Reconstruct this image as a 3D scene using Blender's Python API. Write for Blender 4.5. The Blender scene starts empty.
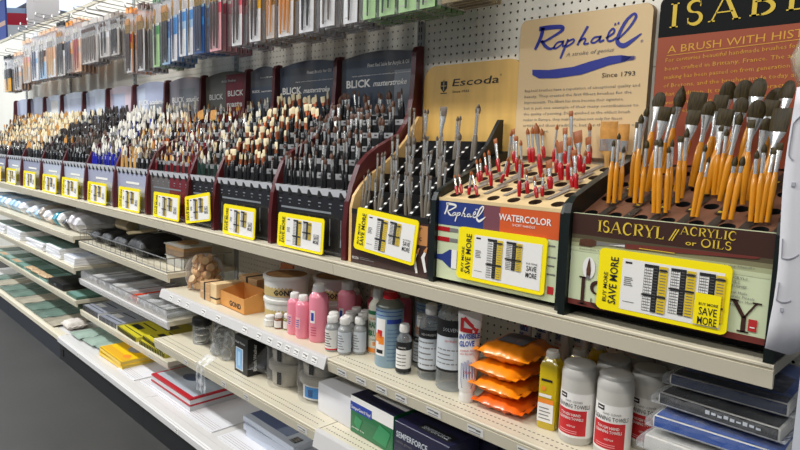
import bpy, bmesh, math, random
from mathutils import Vector, Matrix, Euler, Quaternion
random.seed(7)
PI = math.pi
COL = bpy.context.scene.collection
SC = bpy.context.scene
# ------------------------------------------------------------------ materials
def lin(c):
    c = c/255.0
    return c/12.92 if c <= 0.04045 else ((c+0.055)/1.055)**2.4
def rgb(c): return (lin(c[0]), lin(c[1]), lin(c[2]), 1.0)
MATS = {}
def mat(name, c, rough=.5, metal=0.0, var=0.0, scale=30.0, bump=0.0, spec=.5, stretch=None, coat=0.0, trans=0.0, c2=None):
    if name in MATS: return MATS[name]
    m = bpy.data.materials.new(name); m.use_nodes = True
    nt = m.node_tree; b = nt.nodes['Principled BSDF']
    b.inputs['Base Color'].default_value = rgb(c)
    b.inputs['Roughness'].default_value = rough
    b.inputs['Metallic'].default_value = metal
    b.inputs['Specular IOR Level'].default_value = spec
    b.inputs['Coat Weight'].default_value = coat
    b.inputs['Transmission Weight'].default_value = trans
    if var or bump:
        tc = nt.nodes.new('ShaderNodeTexCoord'); mp = nt.nodes.new('ShaderNodeMapping')
        nz = nt.nodes.new('ShaderNodeTexNoise'); nz.inputs['Scale'].default_value = scale; nz.inputs['Detail'].default_value = 4
        if stretch: mp.inputs['Scale'].default_value = stretch
        nt.links.new(tc.outputs['Object'], mp.inputs['Vector']); nt.links.new(mp.outputs['Vector'], nz.inputs['Vector'])
        if var:
            rp = nt.nodes.new('ShaderNodeValToRGB')
            a = [max(0, x*(1-var)) for x in rgb(c)[:3]]; d = [min(1, x*(1+var)) for x in rgb(c)[:3]]
            if c2: a = rgb(c)[:3]; d = rgb(c2)[:3]
            rp.color_ramp.elements[0].color = (*a, 1); rp.color_ramp.elements[1].color = (*d, 1)
            rp.color_ramp.elements[0].position = .3; rp.color_ramp.elements[1].position = .7
            nt.links.new(nz.outputs['Fac'], rp.inputs['Fac']); nt.links.new(rp.outputs['Color'], b.inputs['Base Color'])
        if bump:
            bp = nt.nodes.new('ShaderNodeBump'); bp.inputs['Strength'].default_value = bump; bp.inputs['Distance'].default_value = .01
            nt.links.new(nz.outputs['Fac'], bp.inputs['Height']); nt.links.new(bp.outputs['Normal'], b.inputs['Normal'])
    MATS[name] = m
    return m
def clear(name, c=(255, 255, 255), body=.15, rough=.12, bump=0.0, scale=40):
    """thin clear plastic: see-through with a glossy skin"""
    if name in MATS: return MATS[name]
    m = bpy.data.materials.new(name); m.use_nodes = True
    nt = m.node_tree; b = nt.nodes['Principled BSDF']; out = nt.nodes['Material Output']
    b.inputs['Base Color'].default_value = rgb(c); b.inputs['Roughness'].default_value = rough
    b.inputs['Specular IOR Level'].default_value = .9
    t = nt.nodes.new('ShaderNodeBsdfTransparent'); t.inputs['Color'].default_value = tuple(.25*x+.75 for x in rgb(c)[:3])+(1,)
    lw = nt.nodes.new('ShaderNodeLayerWeight'); lw.inputs['Blend'].default_value = .25
    mr = nt.nodes.new('ShaderNodeMapRange'); mr.inputs['To Min'].default_value = body; mr.inputs['To Max'].default_value = min(1, body+.42)
    mx = nt.nodes.new('ShaderNodeMixShader')
    nt.links.new(lw.outputs['Fresnel'], mr.inputs['Value']); nt.links.new(mr.outputs['Result'], mx.inputs['Fac'])
    nt.links.new(t.outputs[0], mx.inputs[1]); nt.links.new(b.outputs[0], mx.inputs[2]); nt.links.new(mx.outputs[0], out.inputs['Surface'])
    if bump:
        tc = nt.nodes.new('ShaderNodeTexCoord'); nz = nt.nodes.new('ShaderNodeTexNoise'); nz.inputs['Scale'].default_value = scale
        nz.inputs['Detail'].default_value = 3
        bp = nt.nodes.new('ShaderNodeBump'); bp.inputs['Strength'].default_value = bump; bp.inputs['Distance'].default_value = .02
        nt.links.new(tc.outputs['Object'], nz.inputs['Vector']); nt.links.new(nz.outputs['Fac'], bp.inputs['Height'])
        nt.links.new(bp.outputs['Normal'], b.inputs['Normal']); nt.links.new(bp.outputs['Normal'], lw.inputs['Normal'])
    MATS[name] = m
    return m
def emit(name, c, s):
    m = bpy.data.materials.new(name); m.use_nodes = True
    b = m.node_tree.nodes['Principled BSDF']; b.inputs['Base Color'].default_value = rgb(c)
    b.inputs['Emission Color'].default_value = rgb(c); b.inputs['Emission Strength'].default_value = s
    return m
CREAM = mat('cream_enamel', (214, 206, 184), .38, var=.04, scale=3)
CREAMD = mat('cream_shelf_face', (200, 193, 174), .45, var=.06, scale=5)
PEG = mat('pegboard_paint', (240, 237, 224), .55, var=.03, scale=4)
PEGW = mat('white_rail', (208, 206, 204), .4)
HOLE = mat('punched_hole', (24, 23, 22), .9); SLOT = mat('shelf_perforation', (112, 106, 92), .8)
BLACK = mat('black_plastic', (20, 20, 21), .4)
BLACKM = mat('black_matt', (16, 16, 17), .8)
MAROON = mat('maroon_gloss', (84, 28, 30), .28, var=.12, scale=12)
GREY = mat('tray_grey', (176, 176, 178), .5)
WHITE = mat('white_print', (236, 234, 230), .5)
DARKT = mat('dark_print', (28, 28, 30), .5)
GREYT = mat('grey_print', (120, 118, 116), .5)
YEL = mat('yellow_card', (255, 234, 10), .35)
YELB = mat('yellow_band', (222, 190, 30), .5)
SILVER = mat('ferrule_silver', (226, 226, 222), .22, metal=.82)
COPPER = mat('ferrule_copper', (186, 104, 64), .28, metal=.6)
GOLD = mat('ferrule_gold', (214, 176, 84), .25, metal=1)
STEEL = mat('steel_wire', (190, 190, 190), .3, metal=1)
ZINC = mat('zinc_upright', (176, 180, 178), .35, metal=.6)
CLEARB = clear('clear_bag', (245, 248, 252), .06, .12, 1.0, 30)
CLEARS = clear('clear_sleeve', (250, 250, 252), .025, .10, .35, 18)
CLEARP = clear('clear_plastic', (225, 228, 230), .16, .1)
# ------------------------------------------------------------------ mesh builder
_TXT = {}
def text_geo(s, shear=0.0, bold=0.0, res=2):
    k = (s, shear, bold, res)
    if k not in _TXT:
        cu = bpy.data.curves.new('t', 'FONT'); cu.body = s; cu.shear = shear; cu.offset = bold; cu.resolution_u = res
        o = bpy.data.objects.new('t', cu); COL.objects.link(o)
        dg = bpy.context.evaluated_depsgraph_get(); dg.update()
        me = bpy.data.meshes.new_from_object(o.evaluated_get(dg))
        V = [(v.co.x, v.co.y) for v in me.vertices]; F = [tuple(p.vertices) for p in me.polygons]
        bpy.data.meshes.remove(me); bpy.data.objects.remove(o); bpy.data.curves.remove(cu)
        if V:
            x0 = min(v[0] for v in V); x1 = max(v[0] for v in V)
            V = [((x-x0), y) for x, y in V]
            _TXT[k] = (V, F, x1-x0)
        else: _TXT[k] = ([], [], 1.0)
    return _TXT[k]
CAP = .70
class MB:
    def __init__(self): self.v = []; self.f = []; self.mi = []; self.sm = []; self.mats = []; self.M = Matrix.Identity(4)
    def m(self, ma):
        if ma not in self.mats: self.mats.append(ma)
        return self.mats.index(ma)
    def add(self, V, F, ma, sm=False, M=None):
        b = len(self.v); T = self.M @ M if M is not None else self.M
        self.v.extend([tuple(T @ Vector(p)) for p in V])
        i = self.m(ma)
        for q in F:
            self.f.append(tuple(b+k for k in q)); self.mi.append(i); self.sm.append(sm)
        return self
    def box(self, c, s, ma, M=None, bev=0.0, seg=1):
        x, y, z = (s[0]/2, s[1]/2, s[2]/2)
        if not bev:
            V = [(c[0]+a*x, c[1]+b*y, c[2]+d*z) for a in (-1, 1) for b in (-1, 1) for d in (-1, 1)]
            F = [(0, 1, 3, 2), (4, 6, 7, 5), (0, 4, 5, 1), (2, 3, 7, 6), (0, 2, 6, 4), (1, 5, 7, 3)]
            return self.add(V, F, ma, False, M)
        bm = bmesh.new(); bmesh.ops.create_cube(bm, size=1)
        for v in bm.verts: v.co = Vector((c[0]+v.co.x*s[0], c[1]+v.co.y*s[1], c[2]+v.co.z*s[2]))
        bmesh.ops.bevel(bm, geom=bm.edges[:], offset=bev, segments=seg, affect='EDGES', profile=.5)
        bm.verts.index_update()
        V = [tuple(v.co) for v in bm.verts]; F = [tuple(v.index for v in f.verts) for f in bm.faces]; bm.free()
        return self.add(V, F, ma, seg > 1, M)
    def b2(self, lo, hi, ma, bev=0.0, seg=1):
        return self.box([(a+b)/2 for a, b in zip(lo, hi)], [abs(b-a) for a, b in zip(lo, hi)], ma, None, bev, seg)
    def tube(self, pts, r, ma, n=8, cap=True, sx=1.0, sm=True):
        pts = [Vector(p) for p in pts]; R = r if isinstance(r, (list, tuple)) else [r]*len(pts)
        V = []; F = []; prev = None
        for i, p in enumerate(pts):
            d = (pts[min(i+1, len(pts)-1)]-pts[max(i-1, 0)]).normalized()
            if prev is None:
                a = Vector((1, 0, 0)) if abs(d.x) < .9 else Vector((0, 1, 0))
                a = (a-d*a.dot(d)).normalized()
            else: a = (prev-d*prev.dot(d)).normalized()
            prev = a; b = d.cross(a)
            for k in range(n):
                t = 2*PI*k/n; V.append(tuple(p+a*math.cos(t)*R[i]*sx+b*math.sin(t)*R[i]))
        for i in range(len(pts)-1):
            for k in range(n):
                k2 = (k+1) % n; F.append((i*n+k, i*n+k2, (i+1)*n+k2, (i+1)*n+k))
        if cap: F.append(tuple(reversed(range(n)))); F.append(tuple((len(pts)-1)*n+k for k in range(n)))
        return self.add(V, F, ma, sm)
    def lathe(self, prof, ma, n=24, c=(0, 0, 0), sx=1.0, sy=1.0, M=None, cap=True, sq=0.0):
        """profile of (r, z); sq>0 squares the section"""
        V = []; F = []
        for r, z in prof:
            for k in range(n):
                t = 2*PI*k/n; ct, st = math.cos(t), math.sin(t)
                g = 1.0
                if sq: g = 1.0/((abs(ct)**sq+abs(st)**sq)**(1.0/sq))
                V.append((c[0]+r*ct*sx*g, c[1]+r*st*sy*g, c[2]+z))
        for i in range(len(prof)-1):
            for k in range(n):
                k2 = (k+1) % n; F.append((i*n+k, i*n+k2, (i+1)*n+k2, (i+1)*n+k))
        if cap: F.append(tuple(reversed(range(n)))); F.append(tuple((len(prof)-1)*n+k for k in range(n)))
        return self.add(V, F, ma, True, M)
    def prism(self, poly, x0, x1, ma, ax='x'):
        """outline extruded along an axis: poly is (y,z) for x, (x,z) for y, (x,y) for z"""
        n = len(poly)
        def P(p, t): return (t, p[0], p[1]) if ax == 'x' else ((p[0], t, p[1]) if ax == 'y' else (p[0], p[1], t))
        V = [P(p, x0) for p in poly]+[P(p, x1) for p in poly]
        F = [tuple(range(n)), tuple(reversed(range(n, 2*n)))]+[(k, (k+1) % n+0, (k+1) % n+n, k+n) for k in range(n)]
        return self.add(V, [tuple(reversed(q)) for q in F], ma)
    def quad(self, a, b, c, d, ma): return self.add([a, b, c, d], [(0, 1, 2, 3)], ma)
    def build(self, name, parent=None, loc=None, rot=None, fix=False):
        me = bpy.data.meshes.new(name); me.from_pydata(self.v, [], self.f)
        for ma in self.mats: me.materials.append(ma)
        me.polygons.foreach_set('material_index', self.mi); me.polygons.foreach_set('use_smooth', self.sm)
        if fix:
            bm = bmesh.new(); bm.from_mesh(me); bmesh.ops.recalc_face_normals(bm, faces=bm.faces); bm.to_mesh(me); bm.free()
        me.update()
        if any(self.sm): me.set_sharp_from_angle(angle=math.radians(42))
        o = bpy.data.objects.new(name, me); COL.objects.link(o)
        if parent is not None: o.parent = parent
        if loc is not None: o.location = loc
        if rot is not None: o.rotation_euler = rot
        return o
class Pan:
    """printing on a flat face: u along ex, v along ez, seen from ex x ez"""
    def __init__(self, mb, O, ex=(1, 0, 0), ez=(0, 0, 1)):
        self.mb = mb; self.O = Vector(O); self.ex = Vector(ex).normalized(); self.ez = Vector(ez).normalized(); self.n = self.ex.cross(self.ez)
    def P(self, u, v, l): return tuple(self.O+self.ex*u+self.ez*v+self.n*(.0006*l))
    def rect(self, u0, v0, u1, v1, ma, l=1): self.mb.add([self.P(u0, v0, l), self.P(u1, v0, l), self.P(u1, v1, l), self.P(u0, v1, l)], [(0, 1, 2, 3)], ma)
    def poly(self, pts, ma, l=1): self.mb.add([self.P(u, v, l) for u, v in pts], [tuple(range(len(pts)))], ma)
    def ell(self, u, v, a, b, ma, l=1, n=20): self.poly([(u+a*math.cos(2*PI*k/n), v+b*math.sin(2*PI*k/n)) for k in range(n)], ma, l)
    def stroke(self, pts, w, ma, l=1, smooth=0):
        """ribbon along a polyline; w a width or a list"""
        n = len(pts); W = w if isinstance(w, (list, tuple)) else [w]*n
        if smooth and n > 2:                                        # Catmull-Rom
            P2 = []; W2 = []
            for i in range(n-1):
                a, b, c, d = [Vector(pts[min(max(i+q, 0), n-1)]) for q in (-1, 0, 1, 2)]
                for s in range(smooth):
                    t = s/smooth; P2.append(tuple(.5*((2*b)+(c-a)*t+(2*a-5*b+4*c-d)*t*t+(3*b-a-3*c+d)*t**3))); W2.append(W[i]+(W[i+1]-W[i])*t)
            P2.append(tuple(pts[-1])); W2.append(W[-1]); pts, W, n = P2, W2, len(P2)
        V = []
        for i, (x, y) in enumerate(pts):
            a = Vector(pts[max(i-1, 0)]); b = Vector(pts[min(i+1, n-1)]); d = (b-a).normalized(); q = Vector((-d.y, d.x))*W[i]/2
            V += [self.P(x+q.x, y+q.y, l), self.P(x-q.x, y-q.y, l)]
        self.mb.add(V, [(2*i, 2*i+1, 2*i+3, 2*i+2) for i in range(n-1)], ma)
    def text(self, s, u, v, h, ma, l=2, w=None, al='l', shear=0.0, bold=0.0, rot=0, res=2, slope=0.0):
        V, F, W = text_geo(s, shear, bold, res)
        k = h/CAP; kx = k if w is None else w/W
        off = {'l': 0, 'c': -W*kx/2, 'r': -W*kx}[al]
        pts = []
        for x, y in V:
            a, b = x*kx+off, y*k
            if rot == 90: a, b = -b, a
            pts.append(self.P(u+a, v+b+slope*a, l))
        self.mb.add(pts, F, ma)
def cyl_text(mb, s, r, ang, z, h, ma, c=(0, 0), w=None, bold=0.0, up=False, shear=0.0):
    """lettering wrapped round a cylinder, centred on the angle (0 = +x, -90 = aisle)"""
    V, F, W = text_geo(s, shear, bold, 1); k = h/CAP; kx = k if w is None else w/W
    P = []
    for x, y in V:
        a = (x-W/2)*kx; b = y*k
        if up: a, b = -b+h/2, a
        t = math.radians(ang)+a/r
        P.append((c[0]+(r+.0006)*math.cos(t), c[1]+(r+.0006)*math.sin(t), z+b))
    mb.add(P, F, ma)
def cyl_patch(mb, r, a0, a1, z0, z1, ma, c=(0, 0), l=.0004, n=14):
    V = []; F = []
    for i in range(n+1):
        t = math.radians(a0+(a1-a0)*i/n)
        V += [(c[0]+(r+l)*math.cos(t), c[1]+(r+l)*math.sin(t), z0), (c[0]+(r+l)*math.cos(t), c[1]+(r+l)*math.sin(t), z1)]
    for i in range(n): F.append((2*i, 2*i+2, 2*i+3, 2*i+1))
    mb.add(V, F, ma, True)
# ------------------------------------------------------------------ things
def tag(o, label, cat, group=None):
    o['label'] = label; o['category'] = cat
    if group: o['group'] = group
    return o
def thing(name, label, cat, loc=(0, 0, 0), rotz=0.0, group=None):
    o = bpy.data.objects.new(name, None); COL.objects.link(o); o.empty_display_size = .02
    o.location = loc; o.rotation_euler = (0, 0, rotz)
    return tag(o, label, cat, group)
def struct(o): o['kind'] = 'structure'; return o
KIDS = {}
def dup(root, loc, rotz=0.0, label=None, group=None, scale=None):
    r = root.copy(); COL.objects.link(r); r.location = loc; r.rotation_euler = (0, 0, rotz)
    if label: r['label'] = label
    if group: r['group'] = group
    if scale: r.scale = scale
    for ch in list(root.children):
        c = ch.copy(); COL.objects.link(c); c.parent = r
        for g in list(ch.children):
            d = g.copy(); COL.objects.link(d); d.parent = c
    return r
ORD = ['zeroth', 'first', 'second', 'third', 'fourth', 'fifth', 'sixth', 'seventh', 'eighth', 'ninth', 'tenth', 'eleventh', 'twelfth', 'thirteenth', 'fourteenth', 'fifteenth', 'sixteenth', 'seventeenth', 'eighteenth', 'nineteenth', 'twentieth', 'twenty-first', 'twenty-second', 'twenty-third', 'twenty-fourth', 'twenty-fifth', 'twenty-sixth', 'twenty-seventh', 'twenty-eighth', 'twenty-ninth', 'thirtieth']
# ------------------------------------------------------------------ camera, from the 25.4 mm pegboard grid
R0 = [[0.705371, 0.70809, 0.032559], [-0.10753, 0.061489, 0.992299], [-0.700634, 0.70344, -0.119514]]
cam = bpy.data.cameras.new('camera'); cam.sensor_width = 36; cam.lens = 609.1/800*36; cam.clip_start = .05; cam.clip_end = 60
camo = bpy.data.objects.new('camera', cam); COL.objects.link(camo)
camo.matrix_world = Matrix(((R0[0][0], R0[1][0], -R0[2][0], 1.4437), (R0[0][1], R0[1][1], -R0[2][1], -1.5576), (R0[0][2], R0[1][2], -R0[2][2], 1.3005), (0, 0, 0, 1)))
SC.camera = camo

# ================================================================== the setting
U0, PITCH = -.031, 1.219
FLOORM = mat('floor_vinyl', (56, 55, 53), .55, var=.16, scale=2.2, bump=.05)
mb = MB(); mb.b2((-20, -6, -.05), (4, 5, 0), FLOORM); struct(mb.build('floor'))
CEILM = mat('ceiling_tile', (232, 238, 246), .8)
mb = MB(); mb.b2((-20, -6, 4.6), (4, 5, 4.65), CEILM); struct(mb.build('ceiling'))
WALLM = mat('shop_wall_white', (228, 232, 238), .7)
mb = MB(); mb.b2((-20.1, -6, 0), (-20, 5, 4.6), WALLM); struct(mb.build('wall_left'))
mb = MB(); mb.b2((-20, 4.95, 0), (4, 5.0, 4.6), WALLM); struct(mb.build('wall_back'))
COLM = mat('column_paint', (222, 212, 206), .7)
mb = MB(); mb.b2((-13.88, 2.25, 0), (-13.38, 2.75, 4.6), COLM); struct(mb.build('column'))
def peg_cells(mb, xs, zs, ma, p=.0254, r=.0040, y=0.0, t=.003):
    V = []; F = []
    h = p/2
    sq = [(h, 0), (h, h), (0, h), (-h, h), (-h, 0), (-h, -h), (0, -h), (h, -h)]
    oc = [(r*math.cos(PI*k/4), r*math.sin(PI*k/4)) for k in range(8)]
    for x in xs:
        for z in zs:
            b = len(V)
            V += [(x+a, y, z+c) for a, c in sq]+[(x+a, y, z+c) for a, c in oc]+[(x+a, y+t, z+c) for a, c in oc]
            for k in range(8):
                k2 = (k+1) % 8
                F.append((b+k2, b+k, b+8+k, b+8+k2)); F.append((b+8+k2, b+8+k, b+16+k, b+16+k2))
    mb.add(V, F, ma)
mb = MB()
G = .0254
TOP = [1.75-G*j for j in range(-18, 9)]; LOW = [1.75-.006-G*j for j in range(9, 14)]
def colsx(k): return [G*i if k == 0 else (-.0492-PITCH*(-k-1))-G*(46-i) for i in range(47)]
for k in (0, -1, -2):
    xs = colsx(k)
    if k == -2: peg_cells(mb, xs, TOP[8:], PEG); z1 = TOP[8]+G/2
    else: peg_cells(mb, xs, TOP, PEG); z1 = TOP[0]+G/2
    zb = TOP[-1]-G/2
    if k > -2: peg_cells(mb, xs, LOW, PEG); zl = LOW[-1]-G/2
    else: zl = zb
    a, b = xs[0]-G/2, xs[-1]+G/2
    xa, xb = U0+PITCH*k, U0+PITCH*(k+1)
    mb.b2((xa, 0, zl), (a, .004, z1), PEG); mb.b2((b, 0, zl), (xb, .004, z1), PEG)
    if k > -2: mb.b2((a, .0, LOW[0]+G/2), (b, .004, zb-.0012), PEG)
    mb.b2((xa, 0, z1), (xb, .004, 2.24), PEG)
    mb.b2((xa, 0, .94), (xb, .004, zl), PEG)
    if k > -2:
        zs = [.66+G*i for i in range(11)]
        peg_cells(mb, xs, zs, PEG)
        mb.b2((xa, 0, .05), (xb, .004, .66-G/2), PEG); mb.b2((xa, 0, .66+10.5*G), (xb, .004, .94), PEG)
        mb.b2((xa, 0, .66-G/2), (a, .004, .66+10.5*G), PEG); mb.b2((b, 0, .66-G/2), (xb, .004, .66+10.5*G), PEG)
    else: mb.b2((xa, 0, .05), (xb, .004, .94), PEG)
mb.b2((U0-PITCH*6.4, 0, .05), (U0-PITCH*2, .004, 2.24), PEG)
mb.b2((U0-PITCH*6.4, .02, .0), (U0+PITCH, .05, 2.24), BLACKM)  # black sheet stands in for the dark void behind the holes
mb.b2((U0-PITCH*6.4, -.006, 2.24), (U0+PITCH, .055, 2.265), CREAM)
struct(mb.build('wall_pegboard'))
for k in range(-4, 2):                                             # slotted steel uprights
    x = U0+PITCH*k; mb = MB()
    mb.b2((x-.014, -.009, .02), (x+.014, -.0002, 2.24), ZINC)
    for z in [1.30+.0254*i for i in range(37)]:
        for s in (-.0055, .0055): mb.b2((x+s-.0016, -.0095, z), (x+s+.0016, -.009, z+.016), HOLE)
    struct(mb.build('trim_upright'))
KICKA = mat('kick_black', (24, 25, 27), .45); KICKB = mat('kick_slate', (44, 48, 56), .4)
for k in range(-5, 1):
    mb = MB(); x0, x1 = U0+PITCH*k, U0+PITCH*(k+1)
    mb.b2((x0+.001, -.478, 0), (x1-.001, -.47, .114), KICKA if k > -3 else KICKB)
    if k == -2: mb.b2((x0+.03, -.482, .03), (x0+.07, -.478, .075), BLACKM)
    struct(mb.build('baseboard'))
# far end of the shop: sign band, hanging banner, lights
mb = MB(); p = Pan(mb, (-15.8, 3.1, 3.62), (.7, .7, -.02))
o = MB(); o.b2((-1.2, -.03, -.14), (.27, .03, .14), mat('sign_red', (206, 36, 56), .5)); o.b2((-1.2, -.03, .14), (.27, .03, .26), mat('sign_steel', (168, 184, 204), .5)); o.b2((-1.2, -.03, -.42), (.27, .03, -.14), WHITE)
o = o.build('overhead_sign', None, (-15.9, 2.5, 4.16), (0, 0, math.radians(45))); tag(o, 'red and white banded overhead sign on the far side of the shop', 'sign')
mb = MB(); BANB = mat('banner_blue', (86, 104, 176), .6)
mb.b2((-7.40, .27, 2.36), (-6.78, .29, 2.86), BANB); mb.b2((-7.40, .268, 2.58), (-6.78, .27, 2.63), mat('banner_peach', (226, 190, 170), .6))
mb.b2((-7.41, .265, 2.86), (-6.77, .295, 2.875), STEEL)
tag(mb.build('hanging_banner'), 'blue hanging banner beyond the far end of the pegboard', 'banner')
LAMP = emit('lamp_diffuser', (222, 236, 255), 1.3)
for i, (x, y) in enumerate([(-12.0, .6), (-14.6, 3.6), (-16.4, 2.1), (-18.2, 3.9)]):
    t = thing('ceiling_light', ['long cool white ceiling light over the aisle end', 'cool white ceiling light right of the pale column', 'farthest ceiling light above the red sign', 'cool white ceiling light behind the pale column'][i], 'ceiling light', (x, y, 4.6))
    b = MB(); b.b2((-1.3, -.62, -.05), (1.3, .62, -.001), WHITE); b.build('frame', t)
    b = MB(); b.b2((-1.26, -.58, -.056), (1.26, .58, -.0505), LAMP); b.build('diffuser', t)
# ================================================================== shelves
def shelf(label, x0, x1, z, D, lip='bead', h=.042, face=CREAM, deck=CREAM, tags=(), holes=False, tagw=.045, tagn=0):
    t = thing('shelf', label, 'shelf', (x0, 0, z))
    L = x1-x0
    b = MB(); b.b2((.002, -D+.012, -.022), (L-.002, -.011, 0), deck)
    if holes:
        for r in range(2 if holes == 1 else 9):
            for i in range(int(L/.0127)-2):
                if holes == 1: b.box((.018+i*.0127, -D+.03+r*.0254, .0002), (.0065, .0036, .0003), SLOT)
    b.build('deck', t)
    b = MB()
    if lip == 'bead':
        pr = [(-D+.012, 0), (-D+.003, .001), (-D-.001, -.001), (-D-.001, -.005), (-D+.004, -.006), (-D+.004, -.009), (-D-.001, -.010), (-D+.005, -h), (-D+.012, -h)]
        nrm = (Vector((0, -D-.001, -.010)), Vector((0, -D+.005, -h)))
    elif lip == 'rail':                                           # white channel leaning out at the bottom
        pr = [(-D+.012, .002), (-D-.002, .002), (-D-.004, -.002), (-D-.014, -h), (-D-.011, -h-.001), (-D+.002, -.006), (-D+.002, -.02), (-D+.012, -.02)]
        nrm = (Vector((0, -D-.004, -.002)), Vector((0, -D-.014, -h)))
    else:                                                         # deck rail: wide sloping nosing
        pr = [(-D+.05, .0), (-D+.045, .004), (-D+.014, .003), (-D+.010, -.001), (-D+.004, -.001), (-D, -.004), (-D-.002, -h), (-D+.01, -h), (-D+.012, -.012), (-D+.05, -.012)]
        nrm = (Vector((0, -D, -.004)), Vector((0, -D-.002, -h)))
    b.prism(pr, 0.0008, L-.0008, face)
    b.build('price_rail', t, fix=True)
    top, bot = nrm; dn = (bot-top).normalized(); n = Vector((1, 0, 0)).cross(-dn)
    for (tx, tw) in tags:
        g = MB(); mid = (top+bot)/2; O = mid+Vector((tx, 0, 0))+n*.0012+dn*.011
        p = Pan(g, O, (1, 0, 0), -dn); p.rect(0, 0, tw, .022, WHITE, 0); 
        g.add([p.P(0, 0, -1.5), p.P(tw, 0, -1.5), p.P(tw, .022, -1.5), p.P(0, .022, -1.5)], [(3, 2, 1, 0)], WHITE)
        p.rect(.003, .014, tw*.55, .0175, GREYT); p.rect(.003, .004, tw*.8, .0062, GREYT); p.rect(tw*.55, .011, tw*.85, .0165, GREYT)
        g.build('price_tag', t)
    return t
S0, S1 = lambda k: U0+PITCH*k, lambda k: U0+PITCH*(k+1)
ZM, DM = .953, .370
for k, lb in ((0, 'cream shelf under the wooden and dark-sided brush racks'), (-1, 'cream shelf under the three maroon racks beside the wooden rack'), (-2, 'cream shelf under the white and blue bristle racks above the wire basket'), (-3, 'far cream shelf under the dark bristle racks'), (-4, 'farthest cream shelf under the cream bristle racks')):
    shelf(lb, S0(k), S1(k), ZM, DM, 'bead', .044)
ZB, DB = .64, .385
shelf('perforated cream shelf holding clear bottles, orange pouches and towel tubs', S0(0), S1(0), ZB, DB, 'bead', .042, holes=1,
      tags=[(.05, .045), (.14, .045), (.23, .045), (.31, .045), (.43, .05), (.57, .05), (.72, .05), (.86, .05), (1.0, .05)])
shelf('white-edged shelf holding pink bottles, tubs and wood blocks', S0(-1), S1(-1), ZB, DB, 'rail', .034, face=PEGW,
      tags=[(.10, .03), (.18, .03), (.26, .03), (.40, .035), (.52, .035), (.72, .035), (.82, .03), (.89, .03), (.95, .03), (1.0, .03), (1.05, .03), (1.10, .03), (1.15, .03)])
Z2, D2 = .415, .425
shelf('perforated shelf with white rail under green and navy glove boxes', S0(0), S1(0), Z2, D2, 'rail', .05, face=PEGW, holes=1, tags=[(.55, .05), (.8, .05)])
shelf('cream shelf with clear bag, black boxes and grey lidded tubs', S0(-1), S1(-1), Z2, D2, 'bead', .044, holes=1, tags=[(.30, .03), (.62, .03), (.78, .035), (1.12, .05)])
shelf('cream shelf under the wire basket of black pouches', S0(-2), S1(-2), .705, .358, 'bead', .04)
shelf('white-edged shelf under the row of long clear tubes', S0(-2), S1(-2), .478, .362, 'bead', .036, face=PEGW, tags=[(.2+.14*i, .03) for i in range(7)])
shelf('narrow shelf holding grey pads and yellow pads', S0(-2), S1(-2), .285, .362, 'bead', .036, tags=[(.5, .03), (.75, .03), (1.0, .03)])
for k, lb in ((-3, 'far'), (-4, 'farthest')):
    shelf(f'{lb} upper cream shelf of loose bagged goods', S0(k), S1(k), .735, .39, 'bead', .04)
    shelf(f'{lb} cream shelf of stacked white panels', S0(k), S1(k), .545, .39, 'bead', .04)
    shelf(f'{lb} lower cream shelf of green mats', S0(k), S1(k), .341, .385, 'bead', .04)
ZD = .14
for k, lb in ((0, 'base deck under the glove box shelf'), (-1, 'white base deck under red-edged pads and silver boxes'), (-2, 'white base deck under yellow books and bagged sheets'), (-3, 'far base deck of dark film packs'), (-4, 'farthest base deck at the floor')):
    shelf(lb, S0(k), S1(k), ZD, .49 if k > -3 else .482, 'deck', .028, face=PEGW if k > -3 else CREAM, deck=PEGW, tags=[(.35, .03), (.75, .03)] if k in (-1, -2) else [])

# ================================================================== brushes
HAND = {'amber': mat('lacquer_amber', (214, 140, 22), .22, var=.1, scale=9, coat=.5), 'red': mat('lacquer_red', (178, 16, 24), .22, coat=.5),
        'taupe': mat('matt_taupe', (120, 112, 100), .4, coat=.2), 'black': mat('lacquer_black', (18, 18, 20), .25, coat=.4), 'blue': mat('lacquer_blue', (28, 36, 168), .25, coat=.4),
        'wood': mat('raw_wood_handle', (206, 160, 92), .45, var=.15, scale=14), 'crimson': mat('lacquer_crimson', (120, 24, 34), .25, coat=.4), 'green': mat('lacquer_green', (24, 54, 44), .3), 'orange': mat('lacquer_orange', (206, 104, 30), .3, coat=.3)}
BRIS = {'dark': mat('bristle_black_olive', (22, 19, 10), .5, var=.9, scale=40, stretch=(9, 9, 1), spec=.25, c2=(74, 60, 26)), 'sable': mat('bristle_sable', (150, 78, 18), .5, var=.3, scale=60, stretch=(6, 6, 1)),
        'hog': mat('bristle_cream', (228, 212, 172), .6, var=.12, scale=60, stretch=(6, 6, 1)), 'white': mat('bristle_white', (232, 228, 216), .55, var=.1, scale=60, stretch=(6, 6, 1)),
        'brown': mat('bristle_brown', (84, 48, 24), .55, var=.35, scale=60, stretch=(6, 6, 1)), 'black': mat('bristle_black', (38, 28, 24), .6), 'gold': mat('bristle_golden', (198, 140, 62), .55, var=.2, scale=60), 'grey': mat('bristle_grey', (96, 84, 72), .55, var=.3, scale=60)}
FERR = {'s': SILVER, 'c': COPPER, 'g': GOLD}
def sect(mb, rings, ma, n=10):
    """rings of (half width x, half thickness y, z)"""
    V = []; F = []
    for a, b, z in rings:
        for k in range(n):
            t = 2*PI*k/n; V.append((a*math.cos(t), b*math.sin(t), z))
    for i in range(len(rings)-1):
        for k in range(n):
            k2 = (k+1) % n; F.append((i*n+k, i*n+k2, (i+1)*n+k2, (i+1)*n+k))
    F.append(tuple(reversed(range(n)))); F.append(tuple((len(rings)-1)*n+k for k in range(n)))
    mb.add(V, F, ma, True)
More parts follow.
